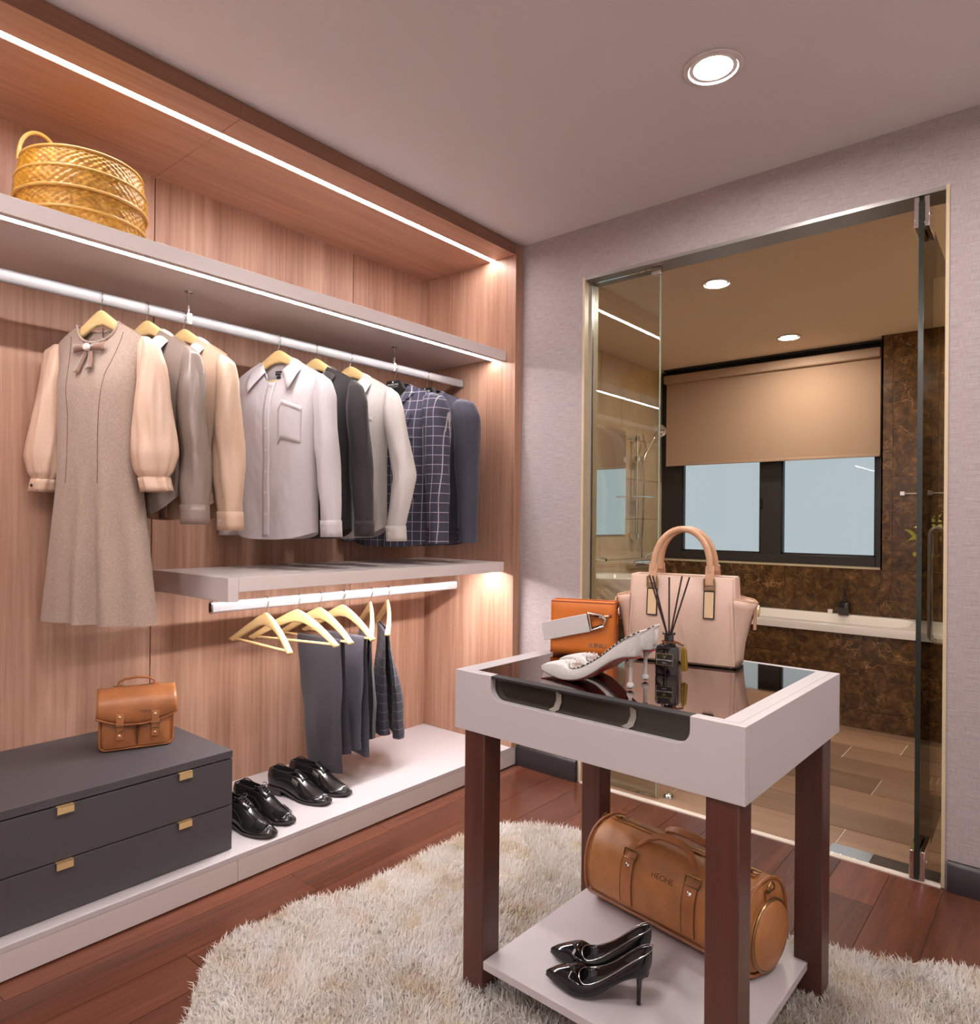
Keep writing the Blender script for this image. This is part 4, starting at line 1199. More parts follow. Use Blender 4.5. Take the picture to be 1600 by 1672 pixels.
# ------------------------------------------------------------------ satchel on the drawer unit
def satchel():
    g = root('satchel', 'tan leather satchel with two buckled straps standing on the drawer unit', 'bag', (-0.338, -1.668, 0.4144), math.radians(69))
    # local x along the front, front faces -y ... turned so the front looks to the room
    w, d, h = 0.225, 0.095, 0.165
    def rr(hx, hy, r, z, cy=0.0, n=5):
        pts = []
        for qx, qy, a0 in ((1, 1, 0), (-1, 1, 90), (-1, -1, 180), (1, -1, 270)):
            for k in range(n):
                a = math.radians(a0 + 90 * k / (n - 1)); pts.append((qx * (hx - r) + r * math.cos(a), cy + qy * (hy - r) + r * math.sin(a), z))
        return pts
    MB().loft([rr(w / 2 - 0.012, d / 2 - 0.008, 0.01, 0.0), rr(w / 2 - 0.004, d / 2 - 0.002, 0.014, 0.008), rr(w / 2, d / 2, 0.016, 0.03), rr(w / 2 - 0.001, d / 2 - 0.001, 0.016, 0.12), rr(w / 2 - 0.004, d / 2 - 0.006, 0.014, 0.165), rr(w / 2 - 0.010, d / 2 - 0.016, 0.012, 0.182)]).obj('body', 'satchel_leather', g, ang=50)
    # front pockets with a pleat between
    for s in (-1, 1):
        rows = []
        for j in range(9):
            z = lerp(0.012, 0.10, j / 8); row = []
            for i in range(9):
                q = i / 8; x = s * lerp(0.004 + 0.010 * (j / 8) ** 2, w / 2 - 0.012, q)
                bulge = 0.012 * math.sin(q * PI) ** 0.6 * math.sin(PI * min(1, (j / 8) * 0.8 + 0.15)) ** 0.7
                row.append((x, -d / 2 - 0.001 - bulge, z))
            rows.append(row)
        MB().grid(rows).obj('front_pocket', 'satchel_leather', g, ang=60)
    MB().tube([(0, -d / 2 - 0.0015, 0.016), (0, -d / 2 - 0.006, 0.05), (0, -d / 2 - 0.004, 0.095)], [0.0012, 0.003, 0.006], 7).obj('pleat', 'brown_seam', g)
    # flap over the top and down the front
    rows = []
    for i in range(25):
        u = -1 + 2 * i / 24; x = u * (w / 2 + 0.004)
        drop = 0.056 + 0.030 * (1 - abs(u) ** 2.2)
        row = [(x, d / 2 - 0.002, 0.165), (x, d / 2 - 0.012, 0.186), (x, 0.0, 0.196 - 0.004 * u * u), (x, -d / 2 + 0.018, 0.192 - 0.004 * u * u), (x, -d / 2 - 0.006, 0.172)]
        for k in range(1, 7):
            t = k / 6; row.append((x * (1 + 0.03 * t), -d / 2 - 0.012 - 0.010 * math.sin(t * PI * 0.8) , 0.172 - drop * t))
        rows.append(row)
    fl = MB().grid(rows).obj('flap', 'satchel_leather', g, solid=0.004, ang=50)
    pts = [(r_[-1][0], r_[-1][1] - 0.001, r_[-1][2]) for r_ in rows]
    MB().tube(pts, 0.0034, 7).obj('flap_piping', 'tan_leather', fl)
    # piping round the front panel
    q = []
    for qx, qz, a0 in ((1, -1, 270), (1, 1, 0), (-1, 1, 90), (-1, -1, 180)):
        for k in range(5):
            a = math.radians(a0 + 22.5 * k); q.append((qx * (w / 2 - 0.022) + 0.018 * math.cos(a), -d / 2 - 0.001, 0.068 + qz * 0.044 + 0.018 * math.sin(a)))
    MB().tube(q, 0.003, 7, closed=True).obj('front_piping', 'tan_leather', g)
    for s in (-1, 1):
        x = s * 0.052
        st = MB().ribbon([(x, -d / 2 - 0.024, 0.124), (x, -d / 2 - 0.0265, 0.105), (x, -d / 2 - 0.0255, 0.075), (x, -d / 2 - 0.022, 0.042)], 0.022, 0.0035, (1, 0, 0)).obj('strap', 'tan_leather', g, bevel=0.0012)
        m = MB()
        for dx in (-0.0115, 0.0115): m.box(x + dx - 0.0015, x + dx + 0.0015, -d / 2 - 0.031, -d / 2 - 0.026, 0.070, 0.088)
        m.box(x - 0.013, x + 0.013, -d / 2 - 0.031, -d / 2 - 0.026, 0.0845, 0.088).box(x - 0.013, x + 0.013, -d / 2 - 0.031, -d / 2 - 0.026, 0.070, 0.0735)
        m.obj('buckle', 'antique_brass', st, bevel=0.0006)
        for z, yy in ((0.115, -0.0265), (0.055, -0.0245)):
            MB().lathe([(0.0042, 0), (0.0042, 0.0014), (0.002, 0.003)], 12, M=T(x, -d / 2 + yy, z) @ RX(PI / 2)).obj('rivet', 'pale_brass', st)
    hp = [(-0.055, 0.0, 0.196), (-0.052, 0.0, 0.212), (-0.035, 0, 0.221), (0.0, 0, 0.225), (0.035, 0, 0.221), (0.052, 0, 0.212), (0.055, 0, 0.196)]
    MB().ribbon(hp, 0.018, 0.006, (0, 1, 0)).obj('handle', 'satchel_leather', g, bevel=0.002)
    for x in (-0.055, 0.055):
        MB().box(x - 0.014, x + 0.014, -0.013, 0.013, 0.193, 0.1985).obj('handle_mount', 'tan_leather', g, bevel=0.0015)
    text('embossed_lettering', 'Camella', 0.0095, 'brown_seam', fl, T(0.022, -d / 2 - 0.0245, 0.128) @ RX(PI / 2 - 0.12), 0.0002, shear=0.3)
satchel()
# ------------------------------------------------------------------ display table
TW, TD, TZ, TZB = 0.722, 0.632, 0.796, 0.651
TR = -0.019
tbl = root('display_table', 'white display table with mirrored glass top, brown legs and a low shelf on the rug', 'table', (1.213, -1.094, 0), TR)
hx, hy = TW / 2, TD / 2
fr = 0.018
# front apron with a U shaped window
poly = [(-hx, TZB), (hx, TZB), (hx, TZ), (0.255, TZ), (0.255, TZB + 0.125)]
poly += arc(0.225, TZB + 0.118, 0.03, 0, -90, 7)
poly += [(p[0], p[1]) for p in arc(-0.215, TZB + 0.118, 0.03, -90, -180, 7)]
poly += [(-0.245, TZ), (-hx, TZ)]
MB().prism(poly, fr, T(0, -hy + fr, 0) @ XZ).obj('front_apron', 'table_lacquer', tbl, smooth=False, bevel=0.0008)
bx('back_apron', 'table_lacquer', -hx, hx, hy - fr, hy, TZB, TZ, tbl, bevel=0.0008)
for s in (-1, 1):
    bx('side_apron', 'table_lacquer', min(s * hx, s * (hx - fr)), max(s * hx, s * (hx - fr)), -hy + fr + 0.0004, hy - fr - 0.0004, TZB, TZ, tbl, bevel=0.0008)
    bx('top_rail', 'table_lacquer', min(s * (hx - fr - 0.0003), s * (hx - 0.05)), max(s * (hx - fr - 0.0003), s * (hx - 0.05)), -hy + fr + 0.0004, hy - fr - 0.0004, TZ - 0.02, TZ, tbl)
bx('top_rail', 'table_lacquer', -hx + 0.0505, -0.247, -hy + fr + 0.0003, -hy + 0.028, TZ - 0.02, TZ, tbl)
bx('top_rail', 'table_lacquer', 0.257, hx - 0.0505, -hy + fr + 0.0003, -hy + 0.028, TZ - 0.02, TZ, tbl)
bx('glass_top', 'bronze_mirror', -hx + 0.0505, hx - 0.0505, -hy + 0.0285, hy - fr - 0.0005, TZ - 0.006, TZ - 0.0005, tbl)
bx('glass_top_lip', 'charcoal_edge', -0.2465, 0.2565, -hy + 0.001, -hy + 0.028, TZ - 0.0055, TZ - 0.0006, tbl)
bx('smoked_front', 'smoked_glass', -0.26, 0.27, -hy + fr + 0.001, -hy + fr + 0.005, TZB + 0.075, TZ - 0.007, tbl)
bx('tray_floor', 'smoked_interior', -hx + fr, hx - fr, -hy + fr + 0.006, hy - fr - 0.001, TZB + 0.06, TZB + 0.07, tbl)
for x in (-0.06, 0.125):
    pts = [(x, -hy + fr - 0.0015, TZ - 0.012), (x + 0.001, -hy + fr - 0.0015, TZB + 0.115), (x - 0.006, -hy + fr - 0.0015, TZB + 0.098), (x - 0.02, -hy + fr - 0.0015, TZB + 0.0895)]
    MB().ribbon(pts, 0.014, 0.002, (0.9, 0, -0.25)).obj('divider', 'divider_felt', tbl)
lw = 0.064
for sx in (-1, 1):
    for sy in (-1, 1):
        cx = sx * (hx - lw / 2 - (0.012 if sx > 0 else 0.03)); cy = sy * (hy - lw / 2 - 0.004) if sy < 0 else hy - lw / 2 - 0.03
        bx('leg', 'table_leg_wood', cx - lw / 2, cx + lw / 2, cy - lw / 2, cy + lw / 2, 0.0025, TZB - 0.0003, tbl, bevel=0.003)
bx('low_shelf', 'table_lacquer', -0.266, hx - 0.044, -hy + 0.006, hy - 0.04, 0.082, 0.102, tbl, bevel=0.0012)
ZSH = 0.1025
ZT = TZ - 0.0005
def on_table(x, y):                    # room position -> same, kept for clarity
    return (x, y, ZT)

# ------------------------------------------------------------------ high heels
def pump(name, label, loc, rz, H, L, upper, lining, sole, heel_style, group, trim=None):
    """pointed stiletto, toe towards -x, heel towards +x, origin under the middle"""
    g = root(name, label, 'high heel', loc, rz, group)
    xt, xh = -L * 0.5, L * 0.5
    st = [0, .03, .07, .13, .2, .27, .315, .345, .365, .39, .42, .46, .52, .60, .68, .76, .84, .90, .95, .985, 1.0]
    def sole_z(t): return interp([(0, 0.010), (0.12, 0.004), (0.30, 0.0015), (0.40, 0.0035), (0.52, H * 0.15), (0.64, H * 0.43), (0.78, H * 0.80), (0.90, H * 0.99), (1, H + 0.001)], t)
    def width(t): return interp([(0, 0.002), (0.05, 0.010), (0.15, 0.022), (0.33, 0.040), (0.5, 0.037), (0.68, 0.031), (0.86, 0.031), (0.95, 0.026), (1, 0.012)], t)
    def edge(t): return interp([(0, 0.008), (0.08, 0.022), (0.22, 0.034), (0.30, 0.037), (0.40, 0.030), (0.52, 0.028 + H * 0.17), (0.64, 0.030 + H * 0.40), (0.78, 0.036 + H * 0.71), (0.9, 0.047 + H * 0.93), (1, 0.058 + H * 1.02)], t) - (sole_z(t) if t > 0.3 else lerp(0, sole_z(0.3), t / 0.3))
    rings = []
    n = 10
    for t in st:
        x = lerp(xt, xh, t); w = width(t); z0 = sole_z(t); e = edge(t)
        lean = 0.012 * sstep(0.8, 1.0, t)
        ring = []
        # outer wall (left), top / mouth, outer wall (right)
        for k in range(n + 1):
            a = k / n
            ring.append((x + lean * a * 0.6, -w * (1.0 + 0.06 * math.sin(a * PI)) * (1 - 0.09 * a * a), z0 + e * a))
        open_ = (1 - sstep(0.975, 1.0, t) * 0.4) if t > 0.34 else 0.0
        ow = math.sqrt(max(0.0, 1 - ((0.45 - t) / 0.11) ** 2)) if t < 0.45 else 1.0
        wi = w * 0.89
        for k in range(1, 12):
            q = k / 12; yy = lerp(-wi, wi, q)
            closed_z = e + 0.35 * w * math.sin(q * PI) * 0.5
            depth = (e - 0.004) * max(0.0, 1 - abs((2 * q - 1) / max(ow, 1e-3)) ** 6)
            ring.append((x + lean * 0.6, yy * (1 - 0.04 * open_), z0 + (closed_z if depth <= 0 and t < 0.45 else lerp(closed_z, e - depth, open_))))
        for k in range(n, -1, -1):
            a = k / n
            ring.append((x + lean * a * 0.6, w * (1.0 + 0.06 * math.sin(a * PI)) * (1 - 0.09 * a * a), z0 + e * a))
        rings.append(ring)
    rows2 = []
    # refine stations
    up = MB().loft(rings)
    up.obj('upper', upper, g, ang=60, sub=1)
    # insole / lining
    rows = []
    for t in [0.33, 0.4, 0.48, 0.56, 0.64, 0.72, 0.8, 0.88, 0.94]:
        x = lerp(xt, xh, t); w = width(t) * 0.74; z = sole_z(t) + 0.0075
        rows.append([(x, lerp(-w, w, i / 6), z + 0.004 * abs(i / 3 - 1) ** 2) for i in range(7)])
    MB().grid(rows).obj('insole', lining, g, ang=70)
    # sole
    rows = []
    for t in st:
        x = lerp(xt, xh, t); w = width(t) * 0.72; z = sole_z(t)
        rows.append([(x, -w, z + 0.0008), (x, -w, z - 0.0018), (x, w, z - 0.0018), (x, w, z + 0.0008)])
    MB().loft(rows).obj('sole', sole, g, ang=50)
    # mouth edge line
    pts = []
    for t in [.47, .5, .56, .62, .68, .74, .8, .86, .91, .95, .98, 1.0]:
        x = lerp(xt, xh, t); w = width(t) * 0.90; pts.append((x + 0.0072 * sstep(.8, 1, t), -w, sole_z(t) + edge(t) + 0.0006))
    front = []
    for k in range(-5, 6):
        ph = math.radians(15 * k); t = 0.45 - 0.108 * math.cos(ph)
        front.append((lerp(xt, xh, t), -width(t) * 0.88 * math.sin(-ph) * -1 * -1, sole_z(t) + edge(t) + 0.0025 * math.cos(ph) + 0.0006))
    front = front[::-1] if front[-1][1] > 0 else front
    loop = front + pts + [(p[0], -p[1], p[2]) for p in pts[::-1]]
    if heel_style == 'black':
        MB().tube(loop, 0.0011, 5, closed=True).obj('edge_binding', 'silver' if trim else upper, g)
        MB().tube([(xh - 0.016, 0, sole_z(0.94)), (xh - 0.020, 0, H * 0.8), (xh - 0.021, 0, H * 0.4), (xh - 0.0215, 0, 0.003)], [0.014, 0.0065, 0.0048, 0.0045], 12, sx=1.0).obj('heel', upper, g)
        MB().lathe([(0.0048, 0.0), (0.0048, 0.004)], 12, (xh - 0.0215, 0, 0)).obj('heel_tip', 'shoe_sole', g)
    else:
        MB().tube(loop, 0.0022, 6, closed=True).obj('edge_binding', 'glitter_white', g)
        def pearl(i):
            p = Vector(loop[i]); q = Vector(loop[(i + 1) % len(loop)]); return (p + q) / 2
        for i in range(0, len(loop)):
            a = Vector(loop[i]); c = Vector(loop[(i + 1) % len(loop)])
            L_ = (c - a).length
            for k in range(max(1, int(L_ / 0.009))):
                p0 = a.lerp(c, (k + 0.15) / max(1, int(L_ / 0.009))); p1 = a.lerp(c, (k + 0.75) / max(1, int(L_ / 0.009)))
                off = Vector((0, math.copysign(0.0022, a.y + c.y) if abs(a.y + c.y) > 1e-6 else 0, 0.0005))
                MB().tube([p0 + off, p1 + off], 0.0012, 5).obj('chain_stone', 'dark_chrome', g)
        for k in range(9):
            a = math.radians(200 + 140 * k / 8)
            MB().lathe([(0.0006, -0.003), (0.003, 0), (0.0006, 0.003)], 8, (lerp(xt, xh, 0.30) + 0.010 + 0.018 * math.cos(a), 0.026 * math.sin(a * 1.0) * (1 if k % 2 else -1) * 0.8, sole_z(0.3) + edge(0.3) + 0.0035)).obj('mouth_stone', 'glitter_white', g)
        MB().tube([(xh - 0.016, 0, sole_z(0.94) + 0.002), (xh - 0.021, 0, H * 0.86), (xh - 0.022, 0, H * 0.72), (xh - 0.022, 0, 0.002)], [0.013, 0.0065, 0.0045, 0.0045], 12).obj('heel', 'clear_acrylic', g)
        MB().lathe([(0.002, 0.0), (0.0075, 0.004), (0.0085, 0.008), (0.0065, 0.013), (0.002, 0.017)], 12, (xh - 0.022, 0, 0)).obj('heel_bead', 'glitter_white', g)
        for z in (H * 0.7, H * 0.78): MB().lathe([(0.003, -0.002), (0.0062, 0), (0.003, 0.002)], 12, (xh - 0.022, 0, z)).obj('heel_ring', 'chrome', g)
    return g
pump('sequin_heel', 'white sequinned pointed heel with red sole in front on the table', (1.165, -1.298, ZT + 0.0018), 0.0, 0.072, 0.262, 'glitter_white', 'pink_insole', 'red_sole', 'clear', 'white sequinned heels')
pump('sequin_heel', 'second white sequinned heel hidden behind its twin beside the black diffuser', (1.150, -1.196, ZT + 0.0018), 0.0, 0.072, 0.262, 'glitter_white', 'pink_insole', 'red_sole', 'clear', 'white sequinned heels')
pump('patent_pump', 'black patent stiletto pump nearer the front edge of the low table shelf', (1.205, -1.318, ZSH + 0.002), math.radians(17), 0.072, 0.235, 'patent_black', 'black_suede', 'shoe_sole', 'black', 'black patent pumps', trim=True)
pump('patent_pump', 'black patent stiletto pump half hidden behind its twin on the low shelf', (1.165, -1.240, ZSH + 0.002), math.radians(17), 0.072, 0.235, 'patent_black', 'black_suede', 'shoe_sole', 'black', 'black patent pumps', trim=True)

# ------------------------------------------------------------------ men's shoes
def mens_shoe(name, label, loc, rz, style, group):
    g = root(name, label, 'shoe', loc, rz, group)
    L = 0.292
    st = [0, .02, .06, .12, .2, .28, .36, .43, .48, .54, .62, .70, .78, .86, .92, .96, .985, 1.0]
    def wd(t): return interp([(0, 0.016), (0.03, 0.026), (0.12, 0.033), (0.35, 0.032), (0.5, 0.036), (0.66, 0.046), (0.8, 0.042), (0.93, 0.027), (0.985, 0.017), (1, 0.012)], t)
    def hz(t): return interp([(0, 0.066), (0.06, 0.075), (0.2, 0.068), (0.34, 0.072), (0.42, 0.085), (0.5, 0.080), (0.62, 0.062), (0.74, 0.047), (0.86, 0.036), (0.95, 0.027), (1, 0.012)], t)
    def sz(t): return interp([(0, 0.030), (0.26, 0.028), (0.45, 0.014), (0.66, 0.008), (0.85, 0.010), (1, 0.016)], t)
    skew = lambda t: 0.006 * math.sin(t * PI)
    rings = []; n = 8; op = 0.42
    for t in st:
        x = lerp(-L / 2, L / 2, t); w = wd(t); z0 = sz(t); h = hz(t); o = skew(t)
        ring = []
        opn = (1 - sstep(op - 0.02, op + 0.03, t)) * sstep(0.0, 0.03, t)
        for k in range(n + 1):
            a = k / n
            ws = w * (1 - (0.30 + 0.20 * sstep(0.4, 0.6, t)) * a ** 1.8); ring.append((x - 0.012 * (1 - a) * 0 + (-0.006 * math.sin(a * PI) if t < 0.05 else 0), o - ws, z0 + (h - (0.010 if t > op else 0)) * a ** 0.9))
        wi = w * (1 - (0.30 + 0.20 * sstep(0.4, 0.6, t)))
        for k in range(1, 12):
            q = k / 12; yy = lerp(-wi, wi, q)
            top = h - 0.010 * (1 if t > op else 0) + (0.010 if t > op else 0.0) * math.sin(q * PI)
            dip = h - (h - 0.012) * (1 - abs(2 * q - 1) ** 5)
            ring.append((x, o + yy * (1 - 0.05 * opn), z0 + lerp(top, dip, opn)))
        for k in range(n, -1, -1):
            a = k / n
            ws = w * (1 - (0.30 + 0.20 * sstep(0.4, 0.6, t)) * a ** 1.8); ring.append((x + (-0.006 * math.sin(a * PI) if t < 0.05 else 0), o + ws, z0 + (h - (0.010 if t > op else 0)) * a ** 0.9))
        rings.append(ring)
    MB().loft(rings).obj('upper', 'shoe_black', g, ang=60, sub=1)
    # sole with heel block
    rows = []
    for t in st:
        x = lerp(-L / 2 - 0.002, L / 2 + 0.004, t); w = wd(t) + 0.004; z = sz(t); o = skew(t)
        rows.append([(x, o - w, z + 0.001), (x, o - w, z - 0.0065), (x, o + w, z - 0.0065), (x, o + w, z + 0.001)])
    MB().loft(rows).obj('sole', 'shoe_sole', g, ang=50)
    pl_ = []
    for t in (0, .02, .06, .12, .2, .265): pl_.append((lerp(-L / 2, L / 2, t), skew(t) - wd(t) - 0.003))
    pl_ += [(p[0], 2 * skew(0.1) * 0 - p[1] + 2 * skew((p[0] + L / 2) / L)) for p in pl_[::-1]]
    MB().prism(pl_, 0.0235).obj('heel', 'shoe_black', g, bevel=0.001)
    def topz(t, y):
        w = wd(t) * 0.5; q = 0.5 + 0.5 * y / w
        return sz(t) + hz(t) - 0.010 + 0.010 * math.sin(max(0, min(1, q)) * PI) + 0.002
    # top line binding
    pts = []
    for t in (0.42, .36, .3, .24, .18, .12, .07, .03, .01):
        pts.append((lerp(-L / 2, L / 2, t) + 0.003, skew(t) - wd(t) * 0.68, sz(t) + hz(t) - 0.0028))
    MB().tube(pts + [(p[0], 2 * skew(0.2) - p[1], p[2]) for p in pts[::-1]], 0.0022, 6).obj('topline', 'shoe_black', g)
    # seam along the side
    for s in (-1, 1):
        pts = []
        for k in range(10):
            t = lerp(0.08, 0.60, k / 9); a = 0.35 + 0.25 * math.sin(k / 9 * PI)
            ws = wd(t) * (1 - (0.30 + 0.20 * sstep(0.4, 0.6, t)) * a ** 1.8); pts.append((lerp(-L / 2, L / 2, t), skew(t) + s * (ws + 0.0008), sz(t) + hz(t) * a ** 0.9))
        MB().tube(pts, 0.0009, 5).obj('side_seam', 'shoe_lining', g)
    if style == 'laced':
        for s in (-1, 1):
            rows = []
            for k in range(8):
                t = lerp(0.43, 0.60, k / 7); y0, y1 = s * 0.004, s * (0.016 + 0.006 * math.sin(k / 7 * PI))
                rows.append([(lerp(-L / 2, L / 2, t), skew(t) + y, topz(t, y) + 0.001) for y in (y0, (y0 + y1) / 2, y1)])
            MB().grid(rows).obj('lace_facing', 'shoe_black', g, solid=0.003)
        for k in range(5):
            t = 0.445 + 0.033 * k; x = lerp(-L / 2, L / 2, t)
            MB().tube([(x - 0.003, skew(t) - 0.014, topz(t, -0.014) + 0.003), (x, skew(t), topz(t, 0) + 0.006), (x + 0.003, skew(t) + 0.014, topz(t, 0.014) + 0.003)], 0.0018, 6).obj('lace', 'shoe_lace', g)
        x = lerp(-L / 2, L / 2, 0.45); z = topz(0.45, 0) + 0.007
        for s in (-1, 1):
            pts = [(x, skew(.45), z)] + [(x - 0.008 + 0.012 * math.cos(a), skew(.45) + s * (0.012 + 0.012 * math.sin(a)), z - 0.004 + 0.003 * math.sin(a)) for a in [PI * k / 6 for k in range(-1, 6)]]
            MB().tube(pts, 0.0014, 5).obj('lace_bow', 'shoe_lace', g)
        for k in range(8):
            t = 0.76 + 0.019 * k; x = lerp(-L / 2, L / 2, t); pts = []
            for i in range(13):
                y = wd(t) * 0.86 * (-1 + 2 * i / 12)
                q = abs(-1 + 2 * i / 12)
                pts.append((x + 0.010 * (1 - q * q), skew(t) + y, sz(t) + (hz(t)) * (1 - 0.55 * q ** 2.4) + 0.0002))
            MB().tube(pts, 0.0012, 5).obj('toe_ridge', 'shoe_black', g)
    else:
        rows = []
        for k in range(9):
            t = lerp(0.43, 0.60, k / 8); w2 = wd(t) * 0.42
            rows.append([(lerp(-L / 2, L / 2, t), skew(t) + y, topz(t, y) + 0.0012) for y in (-w2, -w2 * 0.5, 0, w2 * 0.5, w2)])
        MB().grid(rows).obj('tongue', 'shoe_black', g, solid=0.003)
        for s in (-1, 1):
            rows = []
            for k in range(6):
                t = lerp(0.44, 0.54, k / 5)
                row = []
                for a in (0.62, 0.74, 0.86):
                    ws = wd(t) * (1 - (0.30 + 0.20 * sstep(0.4, 0.6, t)) * a ** 1.8); row.append((lerp(-L / 2, L / 2, t), skew(t) + s * (ws + 0.0012), sz(t) + (hz(t) - 0.01) * a ** 0.9))
                rows.append(row)
            MB().grid(rows).obj('elastic_gusset', 'elastic', g, solid=0.0015)
    return g
ZP = 0.0917
mens_shoe('oxford_shoe', 'black laced oxford shoe with ribbed toe right beside the drawer unit', (-0.165, -1.372, ZP), math.radians(9), 'laced', 'black oxford pair')
mens_shoe('oxford_shoe', 'black laced oxford shoe of the same pair beside the loafers', (-0.205, -1.268, ZP), math.radians(8), 'laced', 'black oxford pair')
mens_shoe('loafer_shoe', 'black slip on shoe with elastic gussets nearer the oxfords', (-0.245, -1.085, ZP), math.radians(12), 'slip', 'black slip on pair')
mens_shoe('loafer_shoe', 'black slip on shoe beneath the hanging trousers', (-0.255, -0.980, ZP), math.radians(12), 'slip', 'black slip on pair')

# ------------------------------------------------------------------ duffel bag
def duffel():
    g = root('duffel_bag', 'tan leather barrel duffel bag lying on the low table shelf', 'bag', (1.236, -0.945, ZSH + 0.0005), math.radians(-9.5))
    L, Wd, Hh = 0.47, 0.21, 0.218
    def sec(s, n=40):
        pts = []
        for k in range(n):
            a = 2 * PI * k / n - PI / 2
            ca, sa = math.cos(a), math.sin(a)
            y = Wd / 2 * s * math.copysign(abs(ca) ** 0.82, ca)
            z = Hh / 2 + Hh / 2 * s * math.copysign(abs(sa) ** (0.62 if sa < 0 else 0.95), sa)
            pts.append((y, z))
        return pts
    def surf(x, y_front):
        pass
    rings = []
    for x, s in ((-L / 2 - 0.006, 0.86), (-L / 2 + 0.002, 0.965), (-L / 2 + 0.03, 1.0), (-0.1, 1.01), (0.02, 0.985), (0.12, 1.0), (L / 2 - 0.03, 1.0), (L / 2 - 0.002, 0.965), (L / 2 + 0.006, 0.86)):
        rings.append([(x, y, max(0.0, z + (0.0 if s > 0.97 else 0.0))) for y, z in sec(s)])
    MB().loft(rings).obj('body', 'duffel_leather', g, ang=50, sub=1)
    for s in (-1, 1):
        x = s * (L / 2 - 0.001)
        MB().tube([(x, y, z) for y, z in sec(0.985)], 0.0042, 7, closed=True).obj('end_piping', 'tan_leather', g)
        # end pocket
        M = T(s * (L / 2 + 0.003), 0, Hh * 0.42) @ RY(s * PI / 2)
        ep = MB().lathe([(0.080, 0), (0.080, 0.010), (0.076, 0.017), (0.05, 0.022), (0.01, 0.024)], 32, M=M).obj('end_pocket', 'duffel_leather', g, ang=50)
        MB().tube([tuple(M @ Vector((0.081 * math.cos(2 * PI * k / 36), 0.081 * math.sin(2 * PI * k / 36), 0.010))) for k in range(36)], 0.0035, 6, closed=True).obj('pocket_zip', 'antique_brass', ep)
        MB().box(min(s * (L / 2 + 0.004), s * (L / 2 + 0.010)), max(s * (L / 2 + 0.004), s * (L / 2 + 0.010)), -0.012, 0.012, Hh * 0.74, Hh * 0.90).obj('ring_tab', 'tan_leather', g, bevel=0.002)
        MB().tube([(s * (L / 2 + 0.014), 0.017 * math.cos(a), Hh * 0.90 + 0.020 * math.sin(a)) for a in [PI * k / 8 for k in range(9)]] , 0.0024, 7, closed=True).obj('d_ring', 'antique_brass', g)
    # base panel
    rows = []
    for i in range(15):
        x = lerp(-L / 2 + 0.004, L / 2 - 0.004, i / 14)
        row = []
        for y, z in [p for p in sec(1.012) if p[1] < 0.052]:
            row.append((x, y, max(0.0002, z)))
        row.sort(key=lambda p: math.atan2(p[2] - Hh / 2, p[1]) if True else 0)
        row = sorted(row, key=lambda p: p[1])
        rows.append(row)
    MB().grid(rows).obj('base_panel', 'duffel_base_leather', g, ang=70)
    for sy in (-1, 1):
        yv = [p for p in sec(1.013) if p[1] < 0.055 and p[0] * sy > 0]
        p = max(yv, key=lambda q: q[1])
        MB().tube([(lerp(-L / 2, L / 2, k / 8), p[0], p[1]) for k in range(9)], 0.0014, 5).obj('base_seam', 'brown_seam', g)
    # zip along the top
    MB().ribbon([(lerp(-L / 2 + 0.02, L / 2 - 0.02, k / 10), 0, Hh + 0.0015) for k in range(11)], 0.026, 0.003, (0, 1, 0)).obj('zip_tape', 'tan_leather', g)
    MB().ribbon([(lerp(-L / 2 + 0.02, L / 2 - 0.02, k / 10), 0, Hh + 0.0035) for k in range(11)], 0.006, 0.002, (0, 1, 0)).obj('zip', 'antique_brass', g)
    for x in (-L / 2 + 0.03, L / 2 - 0.05):
        MB().box(x, x + 0.016, -0.006, 0.006, Hh + 0.004, Hh + 0.011).box(x + 0.014, x + 0.040, -0.003, 0.003, Hh + 0.010, Hh + 0.0135).obj('zip_pull', 'antique_brass', g, bevel=0.001)
    # straps: wrap up both sides, handles between
    for sx in (-0.093, 0.093):
        for sy in (-1, 1):
            pts = []
            for y, z in sec(1.016):
                if y * sy >= 0 and 0.045 < z < Hh * 0.83: pts.append((sx, y, z))
            pts.sort(key=lambda p: p[2])
            st = MB().ribbon(pts, 0.036, 0.003, (1, 0, 0)).obj('strap', 'tan_leather', g, ang=60)
            for dx in (-0.018, 0.018):
                MB().tube([(p[0] + dx, p[1] + sy * 0.0014, p[2]) for p in pts], 0.0010, 5).obj('strap_edge', 'brown_seam', st)
            tp = pts[-1]
            MB().tube([(sx + dx, tp[1] + dy * sy, tp[2] + dz) for dx, dy, dz in ((-0.02, 0.002, -0.004), (0.02, 0.002, -0.004), (0.02, -0.008, 0.016), (-0.02, -0.008, 0.016))], 0.0028, 6, closed=True).obj('strap_loop', 'antique_brass', st)
            pp = pts[-2]
            MB().lathe([(0.006, 0), (0.006, 0.0012), (0.003, 0.0026)], 14, M=T(sx, pp[1] + sy * 0.002, pp[2] - 0.004) @ RX(-sy * math.radians(60))).obj('rivet', 'silver', st)
    for sy in (-1, 1):
        ys = sy * 0.062
        pts = [(-0.093, sy * 0.075, Hh * 0.84), (-0.085, sy * 0.060, Hh * 0.93), (-0.06, sy * 0.040, Hh + 0.006), (-0.03, sy * 0.030, Hh + 0.016), (0.0, sy * 0.028, Hh + 0.018), (0.03, sy * 0.030, Hh + 0.016), (0.06, sy * 0.040, Hh + 0.006), (0.085, sy * 0.060, Hh * 0.93), (0.093, sy * 0.075, Hh * 0.84)]
        MB().ribbon(pts, 0.022, 0.007, (0, 0.6, 0.3)).obj('handle', 'tan_leather', g, bevel=0.002)
